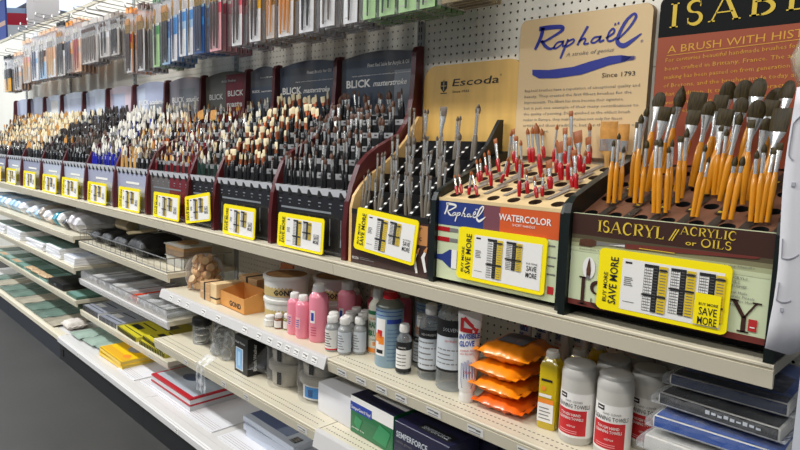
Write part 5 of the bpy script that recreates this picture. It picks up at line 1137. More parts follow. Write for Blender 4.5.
for k in range(42):
    a = k*2.4; lev = k//9; rr_ = (.084-.007*lev)*math.sqrt(((k % 9)+1)/9); x, y, z = rr_*math.cos(a)*1.0, rr_*math.sin(a)*.78, .024+.029*lev
    b = MB(); E_ = Euler((rnd.uniform(.9, 2.2), rnd.uniform(-.6, .6), rnd.uniform(-1.6, .4))).to_matrix().to_4x4(); M_ = Matrix.Translation((x, y, z)) @ E_
    q = rnd.uniform(.017, .021); b.lathe([(q*.96, -.009), (q, -.007), (q, .007), (q*.96, .009)], BARK, 14, M=M_); b.lathe([(q*.9, -.0094), (q*.9, .0094)], WOODE, 14, M=M_); b.build('wood_slice', t)
b = MB(); b.lathe([(.050, .0), (.085, .012), (.100, .055), (.098, .10), (.080, .140), (.045, .162), (.02, .158)], CLEARS, 20, sy=.85); b.build('clear_bag', t)
def wblock(label, x, y, z, s, rot):
    t = thing('wood_block_set', label, 'wood blocks', (x, y, z), math.radians(rot)); w, d, h = s
    for i in range(2):
        for j in range(2):
            b = MB(); b.b2((-w/2+w/2*i+.001, -d/2, h/2*j+.0005), (w/2*i-.001, d/2, h/2*(j+1)-.0005), WOODB, .002); b.build('block', t)
    b = MB(); b.b2((-w*.08, -d/2-.001, .0), (w*.02, d/2+.001, h+.001), DARKT); b.build('band', t)
wblock('banded wood blocks at the shelf edge right of the slice bag', -.950, -.285, ZB+.0005, (.095, .085, .075), -2)
wblock('banded wood blocks behind the kraft carton', -.860, -.130, ZB+.0005, (.15, .09, .095), 0)
t = thing('wood_block', 'single upright pale wood block left of the kraft carton', 'wood block', (-.873, -.270, ZB+.0005)); b = MB(); b.b2((-.026, -.06, 0), (.026, .06, .085), WOODE, .002); b.build('block', t); b = MB(); b.b2((-.0265, -.061, .02), (.0265, .061, .026), DARKT); b.build('band', t)
t = thing('display_carton', 'open kraft display carton with black letters on its front', 'carton', (-.735, -.265, ZB+.0005), math.radians(-3)); w, d, h = .205, .11, .072
b = MB(); b.b2((-w/2, -d/2, 0), (w/2, d/2, .003), KRAFTI); b.b2((-w/2, -d/2, 0), (w/2, -d/2+.003, h*.86), KRAFT); b.b2((-w/2, d/2-.003, 0), (w/2, d/2, h*1.15), KRAFT)
for s in (-1, 1): b.prism([(-d/2, 0), (d/2, 0), (d/2, h*1.15), (d/2-.02, h*1.15), (-d/2, h*.86)], s*w/2-.0015, s*w/2+.0015, KRAFT)
p = Pan(b, (-w/2, -d/2, 0)); p.text('GOND', w*.40, h*.22, .020, DARKT, 1, w=.098, bold=.035)
b.build('carton', t, fix=True)
def ctub(label, x, y, z, r, h, deco=True):
    t = thing('round_tub', label, 'tub', (x, y, z))
    b = MB(); b.lathe([(r*.90, 0), (r*.92, .004), (r*.97, h*.84)], TUBWH, 36); b.build('tub', t)
    b = MB(); b.lathe([(r, h*.82), (r*1.01, h*.84), (r*1.01, h*.97), (r*.97, h), (r*.90, h), (r*.89, h*.97)], TUBWH, 36, cap=False); b.lathe([(r*.895, h*.968), (r*.5, h*.97)], TUBC, 36); b.build('lid', t)
    if deco: b = MB(); cyl_patch(b, r*.945, -140, -20, h*.14, h*.70, mat('label_kraft', (190, 168, 112), .5)); cyl_text(b, 'GOND', r*.96, -42, h*.22, h*.22, DARKT, w=r*.9, bold=.035); b.build('label_wrap', t)
ctub('lower round white tub under the brown-topped tub', -.505, -.215, ZB+.0005, .088, .088); ctub('round white tub with brown top stacked on another', -.505, -.215, ZB+.089, .090, .088)
ctub('round white tub behind the pink bottles, lower of two', -.345, -.098, ZB+.0005, .088, .088); ctub('round white tub behind the pink bottles, upper of two', -.345, -.098, ZB+.089, .088, .092)
ORB = mat('bag_orange_brown', (206, 120, 54), .35, bump=.3, scale=18)
t = thing('stand_pouch', 'orange-brown stand-up pouch behind the stacked round tubs', 'pouch', (-.640, -.120, ZB+.0005)); b = MB(); sect(b, [(.075, .035, 0), (.078, .038, .05), (.070, .028, .11), (.06, .010, .150), (.045, .004, .172)], ORB, 16); b.build('bag', t); b = MB(); b.b2((-.044, -.004, .168), (.044, .004, .182), ORB); b.build('crimped_end', t)
PINK = mat('pink_soap', (250, 150, 170), .22, coat=.4, trans=.15); ROSE = mat('rose_soap', (198, 82, 104), .25, coat=.3)
def d_pink(b, r, h): cyl_patch(b, r, -105, -60, h*.24, h*.5, PKL, n=6); [cyl_patch(b, r+.0004, -98, -70+4*(k % 2), h*(.27+.05*k), h*(.29+.05*k), BLUEP, n=4) for k in range(4)]
def d_pinkdrop(b, r, h): cyl_patch(b, r, -92, -60, h*.34, h*.56, WHITE, n=6); cyl_patch(b, r+.0004, -86, -66, h*.38, h*.52, BLUEP, n=5); [cyl_patch(b, r+.0004, -88, -50, h*(.12+.045*k), h*(.135+.045*k), ROSE, n=4) for k in range(4)]
for lb, x, y, r, h, dc in (('pink bottle nearest the shelf edge on the left', -.318, -.308, .027, .150, d_pink), ('pink bottle nearest the shelf edge, second from left', -.262, -.312, .027, .152, d_pink), ('tall pink bottle with blue drop at the shelf edge', -.200, -.292, .034, .200, d_pinkdrop), ('tall pink bottle with blue drop behind the small grey ones', -.165, -.195, .033, .200, d_pinkdrop), ('pink bottle behind the two short front ones', -.315, -.215, .027, .150, d_pink), ('pink bottle at the back beside the round tubs', -.215, -.115, .027, .155, d_pink)):
    bottle(lb, x, y, ZB, r, h, PINK, CAPW, dc, sh=.76, nk=.52, cf=.19, group='pink soap bottles')
for k, (x, y) in enumerate([(-.095, -.125), (-.048, -.105), (-.150, -.060), (-.080, -.045), (-.020, -.050)]):
    bottle(f'rose bottle with pale cap at the shelf back, {ORD[k+1]} of its row', x, y, ZB, .026, .175, ROSE, mat('cap_beige', (206, 190, 170), .4), None, sh=.76, nk=.52, cf=.17, group='rose bottles at the back')
SMG = mat('small_bottle_grey', (150, 152, 152), .25, coat=.4); LBLW = mat('label_white_print', (222, 220, 214), .45)
def d_small(b, r, h):
    cyl_patch(b, r, -170, 30, h*.08, h*.62, LBLW); cyl_patch(b, r+.0002, -170, 30, h*.06, h*.10, REDP)
    for k in range(6): cyl_patch(b, r+.0004, -120, -45-10*(k % 3), h*(.16+.07*k), h*(.185+.07*k), DARKT if k % 2 else GREYT, n=5)
def d_small2(b, r, h):
    cyl_patch(b, r, -170, 30, h*.08, h*.62, LBLG)
    for k in range(6): cyl_patch(b, r+.0004, -120, -45-10*(k % 3), h*(.16+.07*k), h*(.185+.07*k), GREYT, n=5)
spots = [(-.108, -.325, 0), (-.092, -.268, 0), (-.118, -.212, 0), (-.062, -.300, 0), (-.032, -.252, 1), (-.042, -.200, 1), (-.080, -.162, 0), (.020, -.160, 1), (-.012, -.310, 1), (-.024, -.145, 1)]
spots = [(-.118, -.290, 0), (-.086, -.322, 0), (-.060, -.275, 0), (-.092, -.240, 0), (-.034, -.312, 1), (-.006, -.272, 1), (-.036, -.232, 1), (-.068, -.192, 0), (-.008, -.190, 1), (-.118, -.190, 0)]
for k, (x, y, g) in enumerate(spots):
    lb = ['small white-capped bottle left of the front one with red foot line', 'small white-capped bottle with red foot line at the very shelf edge', 'small white-capped bottle right behind the edge one', 'small white-capped bottle in the third row by the tall pink one', 'small grey-labelled bottle at the edge by the shelf joint', 'small grey-labelled bottle nearest the hand soap bottle', 'small grey-labelled bottle in the middle of its cluster', 'small white-capped bottle deep in the cluster', 'small grey-labelled bottle at the back beside the soap bottle', 'small white-capped bottle right beside the tall pink bottle'][k]
    bottle(lb, x, y, ZB, .0225 if g else .0235, .122 if g else .118, SMG, CAPW, d_small2 if g else d_small, sh=.66, nk=.62, cf=.19, group='small white-capped bottles')
for lb, x, y, r, h, ma in (('tiny white jar at the shelf edge before the round tubs', -.452, -.325, .022, .040, TUBWH), ('tiny amber vial left of the pink bottles', -.405, -.318, .016, .056, mat('vial_amber', (120, 72, 40), .25)), ('tiny olive vial touching the pink bottles', -.372, -.300, .017, .060, mat('vial_olive', (120, 120, 60), .25))):
    bottle(lb, x, y, ZB, r, h, ma, CAPW, lambda b, r, h: cyl_patch(b, r, -140, 0, h*.1, h*.55, LBLW, n=6), 'jar', sh=.6, nk=.7, cf=.28)
# ================================================================== goods on the shelf below
GTUB = mat('tub_grey', (172, 168, 158), .4, coat=.2); NAVYB = mat('box_navy', (34, 34, 62), .35, coat=.3); BOXG = mat('box_green', (24, 108, 62), .35, coat=.3); BOXW = mat('box_white', (226, 226, 230), .45)
def jar(label, x, y, rot=0.0):
    t = thing('lidded_jar', label, 'jar', (x, y, Z2+.0005)); r, h = .042, .118
    b = MB(); b.lathe([(r*.95, 0), (r, .004), (r, h*.70), (r*.9, h*.76)], CLEARP, 24); b.build('jar', t)
    b = MB(); b.lathe([(r*1.02, h*.72), (r*1.05, h*.74), (r*1.05, h*.94), (r*.98, h)], BLACK, 28); b.build('lid', t)
    for k in range(6): b = MB(); M_ = Matrix.Translation((0, 0, .008+.013*k)) @ Euler((.25*math.sin(k*2), .2*math.cos(k*3), k)).to_matrix().to_4x4(); b.lathe([(r*.8, 0), (r*.8, .004)], SILVER, 16, M=M_); b.build('coil', t)
jar('clear jar with black lid at the shelf end', -1.060, -.285); jar('second black-lidded jar behind the first', -1.085, -.175)
t = thing('hanging_clear_bag', 'crumpled clear bag of glass shapes drooping over the shelf edge', 'bag', (-.835, -.330, Z2+.0005)); rnd = random.Random(4)
for k in range(7): b = MB(); x, y = rnd.uniform(-.06, .07), rnd.uniform(.0, .11); M_ = Matrix.Translation((x, y, .03+.022*(k % 3))) @ Euler((rnd.uniform(-.6, .6), rnd.uniform(-.6, .6), 0)).to_matrix().to_4x4(); b.lathe([(.012, -.028), (.02, -.02), (.022, .01), (.010, .025), (.009, .04)], CLEARP, 14, M=M_); b.build('glass_piece', t)
b = MB(); n, m = 26, 18; V = []
for j in range(m+1):
    for i in range(n):
        a = 2*PI*i/n; k = j/m; rr_ = (.095 if k < .6 else .095*(1-(k-.6)*1.9))*(.9+.14*math.sin(5*a+7*k)+.06*rnd.random()); V.append((rr_*math.cos(a), .055+rr_*.75*math.sin(a), .002+.155*k+.006*rnd.random()))
b.add(V, [(j*n+i, j*n+(i+1) % n, (j+1)*n+(i+1) % n, (j+1)*n+i) for j in range(m) for i in range(n)], CLEARS, True); 
L = [[(.02+.012*i+.008*math.sin(j), -.055-.052*min(1, j/3)-.006*math.sin(i*2+j), .035-.012*max(0, j-1)-.028*max(0, j-3)*.6+.004*math.sin(i*3)) for i in range(7)] for j in range(8)]
b.add([q for r_ in L for q in r_], [(j*7+i, j*7+i+1, (j+1)*7+i+1, (j+1)*7+i) for j in range(7) for i in range(6)], CLEARB, True); b.build('wrap', t)
PICB = mat('picture_blue', (120, 176, 222), .3, coat=.3)
def blackbox(label, x, y, w, d, h, rot, pic=True):
    t = thing('carton_box', label, 'box', (x, y, Z2+.0005), math.radians(rot)); b = MB(); b.b2((-w/2, -d/2, 0), (w/2, d/2, h), BLACK, .001); p = Pan(b, (-w/2, -d/2, 0))
    if pic:
        p.rect(w*.12, h*.08, w*.66, h*.68, WHITE, 1); p.rect(w*.16, h*.10, w*.62, h*.66, PICB, 2); p.rect(w*.3, h*.2, w*.48, h*.58, PBL, 3); p.text('Brush Washer', w*.1, h*.80, .009, WHITE, 1, w=w*.72, bold=.01)
    s = Pan(b, (w/2, -d/2, 0), (0, 1, 0), (0, 0, 1)); s.text('Brush Washer', d*.45, h*.12, .014, WHITE, 1, rot=90, w=h*.72, bold=.01)
    b.build('carton', t)
blackbox('black box with light blue picture on its front face', -.610, -.310, .105, .085, .148, -2); blackbox('plain black box behind the picture box', -.590, -.205, .11, .09, .142, 2, False)
def gtub(label, x, y, z, lbl=False, handle=True):
    t = thing('lidded_tub', label, 'tub', (x, y, z)); r, h = .078, .088
    b = MB(); b.lathe([(r*.80, 0), (r*.82, .003), (r*.89, h*.74)], GTUB, 32); b.build('tub', t)
    b = MB(); b.lathe([(r*.95, h*.70), (r*1.02, h*.72), (r*1.02, h*.96), (r*.96, h), (r*.9, h)], GTUB, 32); b.build('lid', t)
    b = MB()
    if lbl: cyl_patch(b, r*.885, -105, -25, h*.08, h*.66, WHITE); cyl_patch(b, r*.885+.0006, -95, -45, h*.15, h*.60, PB, n=6); cyl_patch(b, r*.885+.001, -80, -64, h*.2, h*.5, PBD, n=4)
    else: cyl_patch(b, r*.888, -78, -62, h*.12, h*.66, DARKT, n=4)
    b.build('label_wrap', t)
gtub('lower grey lidded tub left of the blue-labelled stack', -.420, -.255, Z2+.0005); gtub('upper grey lidded tub left of the blue-labelled stack', -.420, -.255, Z2+.089)
gtub('grey lidded tub with blue label at the bottom of the right stack', -.237, -.245, Z2+.0005, True); gtub('grey lidded tub stacked on the blue-labelled one', -.237, -.245, Z2+.089)
b = MB(); n = 28; V = []; F = []
def wrapbag(label, x, y, z, r, h, tail):
    b = MB(); n, m = 30, 12; V = []; rnd = random.Random(int(x*100))
    for j in range(m+1):
        for i in range(n):
            a = 2*PI*i/n; q = r*(1.06+.02*math.sin(7*a+j)+.012*rnd.random()); V.append((q*math.cos(a), q*math.sin(a), .001+h*j/m))
    b.add(V, [(j*n+i, j*n+(i+1) % n, (j+1)*n+(i+1) % n, (j+1)*n+i) for j in range(m) for i in range(n)], CLEARS, True)
    if tail:
        P = [[(-r*.7-.012*k, -r*.8-.004*k-.010*math.sin(q*1.4), .03+.022*q-.003*k*q) for q in range(6)] for k in range(8)]
        b.add([c for r_ in P for c in r_], [(k*6+q, k*6+q+1, (k+1)*6+q+1, (k+1)*6+q) for k in range(7) for q in range(5)], CLEARB, True)
    tag(b.build('tub_bag', None, (x, y, z)), label, 'plastic bag')
wrapbag('clear bag round the left stack of grey tubs, its tail loose', -.420, -.255, Z2+.0005, .0805, .178, True); wrapbag('clear bag round the right stack of grey tubs', -.237, -.245, Z2+.0005, .0805, .178, False)
def plainbox(name, label, x, y, z, w, d, h, rot, ma, deco=None, bev=.002):
    t = thing(name, label, 'box', (x, y, z), math.radians(rot)); b = MB(); b.b2((-w/2, -d/2, 0), (w/2, d/2, h), ma, bev, 2 if bev > .003 else 1)
    if deco: deco(Pan(b, (-w/2, -d/2, 0)), Pan(b, (-w/2, -d/2, h), (1, 0, 0), (0, 1, 0)), Pan(b, (w/2, -d/2, 0), (0, 1, 0), (0, 0, 1)), w, d, h)
    b.build('carton', t)
    return t
plainbox('tissue_box', 'plain white box left of the green glove box', -.046, -.238, Z2+.0005, .185, .20, .103, -3, BOXW, lambda f, tp, s, w, d, h: (tp.rect(w*.45, d*.45, w*.55, d*.58, GREYT, 1)), .004)
GLOVEW = mat('glove_pale_green', (48, 138, 88), .4); 
def d_green(f, tp, s, w, d, h):
    f.rect(0, h*.60, w*.52, h*.84, BLUEP, 1); f.rect(0, h*.84, w, h, WHITE, 1); f.rect(w*.52, h*.66, w, h*.84, WHITE, 1); f.text('SemperGuard Vinyl', w*.03, h*.66, .0105, WHITE, 3, w=w*.46, bold=.01)
    f.poly([(w*.55, h*.15), (w*.85, h*.1), (w*.95, h*.5), (w*.7, h*.6)], GLOVEW, 2); f.poly([(w*.1, h*.3), (w*.22, h*.12), (w*.3, h*.45), (w*.14, h*.52)], GLOVEW, 2); f.text('powder free', w*.05, h*.14, .006, WHITE, 3, w=w*.3)
    tp.rect(0, 0, w, d, NAVYB, 1); tp.rect(w*.25, d*.25, w, d*.55, WHITE, 2); tp.rect(w*.4, d*.7, w, d*.95, BOXG, 2)
plainbox('glove_box', 'green and white glove box with blue title beside the white box', .152, -.258, Z2+.0005, .205, .19, .120, -3, BOXG, d_green)
def d_navy(f, tp, s, w, d, h):
    f.text('SEMPERFORCE', w*.05, h*.62, .017, LBLG, 1, w=w*.58, bold=.02, slope=.0); f.text('nitrile gloves', w*.05, h*.48, .008, GREYT, 1, w=w*.3); f.poly([(w*.62, h*.1), (w*.66, h*.5), (w*.70, h*.5), (w*.72, h*.2), (w*.78, h*.45), (w*.82, h*.42), (w*.76, h*.02), (w*.65, 0)], mat('glove_violet', (92, 84, 160), .4), 1)
    tp.rect(w*.35, d*.12, w*.92, d*.45, DARKT, 1); tp.text('SEMPERFORCE', w*.4, d*.2, .016, LBLG, 2, w=w*.46, bold=.02); s.text('SEMPERFORCE', d*.1, h*.55, .014, LBLG, 1, w=d*.6, bold=.02)
plainbox('glove_box', 'navy glove box in front, beside the green one', .372, -.310, Z2+.0005, .215, .125, .118, -2, NAVYB, d_navy)
plainbox('glove_box', 'navy glove box standing behind the front navy one', .420, -.175, Z2+.0005, .24, .125, .142, -2, NAVYB, d_navy)
plainbox('glove_box', 'white-topped green box behind the front green glove box', .165, -.085, Z2+.0005, .22, .13, .125, 0, BOXG, d_green)
plainbox('glove_box', 'navy glove box farthest right in the row', .655, -.18, Z2+.0005, .22, .13, .115, 0, NAVYB, d_navy)
pouch('crumpled white bag at the bottom edge right of the navy boxes', .600, -.315, Z2+.0005, .17, .14, .105, 0, mat('bag_white', (206, 208, 216), .35, bump=.3, scale=14), name='plastic_bag', cat='bag')
# ================================================================== base deck goods
PADR = mat('pad_red_edge', (178, 24, 40), .4); PADS = mat('pad_sleeve_grey', (178, 186, 196), .25, coat=.5, var=.08, scale=6); PADV = mat('pad_oval_slate', (62, 74, 100), .3, coat=.4); PADC = mat('paper_edge', (206, 206, 208), .6)
def redpad(label, x, y, z, w, d, h):
    t = thing('paper_pad', label, 'pad', (x, y, z)); b = MB(); b.b2((-w/2, -d/2, 0), (w/2, d/2, h*.72), PADC); b.build('sheets', t)
    b = MB(); b.b2((-w/2-.002, -d/2-.002, h*.72), (w/2+.002, d/2+.002, h), PADR); p = Pan(b, (-w/2, -d/2, h), (1, 0, 0), (0, 1, 0)); p.rect(.012, .020, w-.010, d-.008, PADS, 1); p.ell(w*.42, d*.42, .055, .035, PADV, 2); p.ell(w*.55, d*.74, .075, .05, PADV, 2); p.rect(w*.62, d*.2, w*.92, d*.4, PADS, 2); b.build('cover', t)
redpad('red-edged paper pad, lower of the two on the deck', -1.175, -.245, ZD+.0055, .395, .285, .030); redpad('red-edged paper pad with dark ovals, upper of the two', -1.172, -.245, ZD+.036, .395, .285, .028)
SHEETM = mat('sheet_white', (222, 222, 226), .5)
for lb, x, y, w in (('flat white sheet under the red-edged pads', -1.10, -.245, .72), ('flat white sheet with printed lines before the silver boxes', -.46, -.245, .46), ('flat pale sheet between yellow books and red-edged pads', -1.60, -.26, .22)):
    b = MB(); b.b2((x-w/2, y-.165, ZD+.0005), (x+w/2, y+.165, ZD+.005), SHEETM); p = Pan(b, (x-w/2, y-.165, ZD+.005), (1, 0, 0), (0, 1, 0))
    for k in range(4): p.rect(.01, .012+.011*k, w-.01, .0135+.011*k, PT, 1)
    tag(b.build('paper_sheet'), lb, 'paper')
SILB = mat('box_silver_blue', (200, 208, 222), .3, coat=.2); SILT = mat('box_top_slate', (84, 98, 136), .35, coat=.2)
def canvbox(label, x, y, z, w, d, h, rot):
    t = thing('canvas_box', label, 'box', (x, y, z), math.radians(rot)); b = MB(); b.b2((-w/2, -d/2, 0), (w/2, d/2, h), SILB, .0015); p = Pan(b, (-w/2, -d/2, h), (1, 0, 0), (0, 1, 0))
    p.rect(.004, .012, w-.004, d-.004, SILB, 1); p.rect(.004, d*.15, w*.55, d-.004, SILT, 2); p.rect(w*.55, d*.15, w*.75, d-.004, mat('box_mid_blue', (136, 152, 184), .25, coat=.6), 2); p.ell(w*.24, d*.6, .042, .028, WHITE, 3); p.rect(w*.82, d*.1, w*.93, d*.3, DARKT, 3)
    for k in range(4): p.rect(w*(.83+.025*k), d*.1, w*(.835+.025*k), d*.3, WHITE, 4)
    b.build('carton', t)
canvbox('bottom silver-blue flat box of the stack on the deck', -.440, -.225, ZD+.0055, .36, .20, .028, 0); canvbox('middle silver-blue flat box of the stack', -.452, -.228, ZD+.0345, .355, .20, .026, 1.5)
canvbox('topmost silver-blue flat box with white oval', -.462, -.226, ZD+.0615, .36, .20, .022, -1)
YCOV = mat('book_yellow', (246, 202, 20), .35, coat=.3); YCO2 = mat('book_amber', (222, 168, 30), .4)
for lb, z, rz in (('yellow book lying under another on the deck', ZD+.001, 1), ('yellow book with pale shapes on its cover, on top', ZD+.0235, -1)):
    t = thing('yellow_book', lb, 'book', (-1.83, -.305, z), math.radians(rz)); w, d, h = .315, .225, .022
    b = MB(); b.b2((-w/2+.004, -d/2+.004, .003), (w/2-.004, d/2-.004, h-.003), mat('page_edge_yellow', (226, 200, 96), .6)); b.build('pages', t)
    b = MB(); b.b2((-w/2, -d/2, 0), (w/2, d/2, .003), YCOV); b.b2((-w/2, -d/2, h-.003), (w/2, d/2, h), YCOV); b.b2((-w/2, -d/2, 0), (w/2, -d/2+.002, h), YCOV); p = Pan(b, (-w/2, -d/2, h), (1, 0, 0), (0, 1, 0)); p.rect(w*.02, d*.05, w*.98, d*.25, YCO2, 1); p.ell(w*.55, d*.6, .06, .04, PADS, 1); p.ell(w*.8, d*.25, .03, .02, ORP, 2); p.ell(w*.3, d*.7, .05, .03, YCO2, 1); b.build('cover', t)
BAGG = mat('bagged_sage', (150, 170, 158), .3, coat=.4, var=.2, scale=9)
for k, (x, y, w) in enumerate([(-2.37, -.30, .15), (-2.195, -.285, .14), (-2.06, -.27, .09)]):
    pouch(f'bagged sage-grey sheets on the deck, {["left", "middle", "right"][k]} of three beside the yellow books', x, y, ZD+.001, w, .26, .032, 1.5*k, BAGG, name='bagged_sheets', cat='bagged sheets')
pouch('pale bagged sponge near the deck edge left of the sage bags', -2.58, -.36, ZD+.001, .12, .12, .06, 0, mat('sponge_pale', (212, 204, 196), .5, bump=.3, scale=30), name='bagged_sponge', cat='sponge')
# ================================================================== goods of the section with the wire basket
BPOU = mat('pouch_black', (22, 22, 24), .55, bump=.3, scale=20); ZC1, ZC2, ZC3 = .705, .478, .285
t = thing('wire_basket', 'long low chrome wire basket fence on the shelf of black pouches', 'basket', (S0(-2)+.015, 0, ZC1)); L = 1.185; H = .068
b = MB(); b.tube([(0, -.02, H), (0, -.352, H), (L, -.352, H), (L, -.02, H)], .0028, STEEL, 6); b.tube([(0, -.02, .004), (0, -.352, .004), (L, -.352, .004), (L, -.02, .004)], .0028, STEEL, 6); b.build('rim', t)
for k in range(18): b = MB(); b.tube([(L*k/17, -.352, .004), (L*k/17, -.352, H)], .0011, STEEL, 4); b.build('front_wire', t)
b = MB()
for s in (0, L):
    for k in range(9): b.tube([(s, -.352+.036*k, .004), (s, -.352+.036*k, H)], .0016, STEEL, 5)
b.build('end_wires', t)
for k, (x, w, h) in enumerate([(-2.36, .13, .075), (-2.18, .15, .085), (-1.98, .17, .09), (-1.75, .20, .115)]): pouch(f'black fabric pouch in the wire basket, {ORD[k+1]} from its far end', x, -.19, ZC1+.001, w, .25, h, 2*(k % 3)-2, BPOU, name='fabric_pouch', cat='pouch')
STK = mat('stick_pale', (214, 194, 150), .5)
for lb, x, y, z, a in (('pale wooden stick lying slanted on the black pouches', -1.92, -.20, ZC1+.098, .3), ('second pale stick lying slanted beside it', -1.85, -.22, ZC1+.102, .35)):
    b = MB(); b.tube([(-.08, -.05*1, -.0), (.08, .05, .03)], .007, STK, 10); b.tube([(.08, .05, .03), (.10, .062, .034)], .008, SILVER, 10); tag(b.build('wooden_stick', None, (x, y, z)), lb, 'stick')
b = MB(); M_ = Matrix.Translation((-2.14, -.20, ZC1+.125)) @ Matrix.Rotation(PI/2, 4, 'Y'); b.lathe([(.02, -.09), (.034, -.085), (.034, .085), (.02, .09)], mat('canvas_roll', (206, 186, 146), .7, var=.1), 18, M=M_); tag(b.build('canvas_roll'), 'cream canvas roll lying on the black pouches', 'roll')
CT = mat('tube_frosted', (206, 208, 210), .2, coat=.5); 
t = thing('wire_tray', 'clear wire-fronted tray holding the long tubes', 'tray', (S0(-2)+.015, 0, ZC2)); H = .052
b = MB(); b.tube([(0, -.02, H), (0, -.354, H), (L, -.354, H), (L, -.02, H)], .002, STEEL, 6); b.b2((0, -.3545, .003), (L, -.3535, H), CLEARS); b.b2((0, -.354, .003), (.001, -.02, H), CLEARP); b.b2((L-.001, -.354, .003), (L, -.02, H), CLEARP); b.build('fence', t)
b = MB()
for k in range(60): b.tube([(L*k/59, -.3555, .003), (L*k/59, -.3555, H)], .0008, STEEL, 4)
b.build('front_wires', t)
TUC = [CT, CT, mat('tube_white2', (224, 222, 220), .3), CT, mat('tube_grey', (150, 150, 152), .3), CT, CT, mat('tube_white2', (0, 0, 0)), CT, CT, CT, mat('tube_brown', (74, 56, 44), .4), CT, mat('tube_bronze', (120, 92, 60), .35), CT]
xs = -2.40
for k in range(29):
    w = .020+.010*(k % 3 == 0); x = xs+.0385*k
    ma = TUC[(k*7) % len(TUC)] if k < 15 else TUC[(k*3) % len(TUC)]
    if k in (17, 18): ma = mat('tube_vivid_orange', (232, 84, 44), .3)
    t = thing('long_tube_pack', f'{"vivid orange" if k in (17, 18) else "frosted or pale"} long tube pack lying front to back, {ORD[k+1]} from the tray\'s far end', 'tube pack', (x, -.335, ZC2+.002+.004*(k % 4)), math.radians(((k*7) % 5-2)*.6), 'long tube packs in the tray')
    b = MB(); b.prism([(0, .002), (w*.1, 0), (w*.9, 0), (w, .003), (w, .016+.008*(k % 2)), (w*.85, .021+.008*(k % 2)), (w*.15, .021+.008*(k % 2)), (0, .016)], .002, .30, ma, 'y'); b.build('pack', t, fix=True)
    b = MB(); b.b2((w*.1, .0, .002), (w*.9, .002, .014), WHITE if k % 2 else GREYT); b.b2((w*.3, .05, .022+.008*(k % 2)), (w*.7, .20, .0235+.008*(k % 2)), LBLG if k % 3 else GREYT); b.build('label_strip', t)
PADY = mat('pad_yellow_green', (206, 194, 40), .4, var=.08, scale=7); PADG = mat('pad_grey_cover', (156, 160, 172), .3, coat=.4, var=.12, scale=6)
def pad3(label, x, y, z, w, d, h, ma, rot, lines=True):
    t = thing('sketch_pad', label, 'pad', (x, y, z), math.radians(rot)); b = MB(); b.b2((-w/2, -d/2, 0), (w/2, d/2, h-.003), PADC if ma is PADG else mat('pad_yellow_edge', (190, 180, 60), .5)); b.build('sheets', t)
    b = MB(); b.b2((-w/2, -d/2, h-.003), (w/2, d/2, h), ma); p = Pan(b, (-w/2, -d/2, h), (1, 0, 0), (0, 1, 0)); p.rect(w*.05, d*.1, w*.95, d*.12, DARKT, 1); p.rect(w*.1, d*.2, w*.5, d*.32, DARKT if ma is PADY else WHITE, 1); p.rect(w*.1, d*.4, w*.8, d*.43, DARKT, 1); p.rect(w*.6, d*.55, w*.9, d*.8, GREYT, 1); b.build('cover', t)
    b = MB()
    for k in range(int(w/.018)): b.b2((-w/2+.008+k*.018, -d/2-.003, 0), (-w/2+.014+k*.018, -d/2+.006, h+.0008), DARKT)
    b.build('binding', t)
pad3('grey-covered pad leaning out at the far end of the narrow shelf', -2.32, -.20, ZC3+.0005, .26, .30, .030, PADG, 0); pad3('second grey-covered pad beside the yellow pads', -2.05, -.20, ZC3+.0005, .24, .30, .026, PADG, 2)
pad3('yellow pad in the middle of the narrow shelf, left one', -1.77, -.195, ZC3+.0005, .27, .31, .022, PADY, -2); pad3('yellow pad at the near end of the narrow shelf, lower one', -1.46, -.195, ZC3+.0005, .29, .31, .020, PADY, 1); pad3('yellow pad at the near end of the narrow shelf, upper one', -1.46, -.190, ZC3+.021, .28, .30, .018, PADY, -3)
# ================================================================== far sections
MATG = mat('cutting_mat_green', (84, 118, 102), .4, var=.12, scale=6); MATT = mat('mat_teal', (122, 162, 152), .35, coat=.4); TANB = mat('bundle_tan', (190, 160, 124), .5, var=.15)  # mat greens greyed, haze mixed into the colour
ZD1, ZD2, ZD3 = .735, .545, .341
rnd = random.Random(21); cols = [PBL, WC, PBL, PT, WC, PTL, mat('bag_teal', (60, 150, 170), .3), WC, PBLK, PTL, PTL]
for k in range(11):
    x = -3.62+.105*k; nm = ['pale blue', 'white', 'light blue', 'taupe', 'milky', 'beige', 'teal', 'whitish', 'black and white', 'grey white', 'silvery'][k]
    pouch(f'{nm} loose bag on the far upper shelf, {ORD[k+1]} from its far end', x, -.23, ZD1+.001, .072, .24, rnd.uniform(.07, .12), rnd.uniform(-2, 2), mat(f'loose_bag_{k}', [int(v) for v in ((186, 210, 236), (228, 230, 236), (160, 196, 226), (170, 160, 150), (222, 226, 232), (216, 196, 180), (60, 150, 170), (226, 226, 226), (60, 60, 64), (196, 192, 196), (204, 204, 208))[k]], .3, var=.2, scale=14, bump=.3, coat=.3), name='goods_bag', cat='bag')
for k in range(8):
    x = -4.80+.14*k; pouch(f'pale bag on the farthest upper shelf, {ORD[k+1]} from its far end', x, -.23, ZD1+.001, .10, .24, .10, k % 3-1, mat(f'loose_bag_{k % 3}', (0, 0, 0)), name='goods_bag', cat='bag')
CANVW = mat('canvas_panel_white', (232, 232, 234), .5); CANVT = mat('canvas_panel_green', (96, 124, 116), .4)
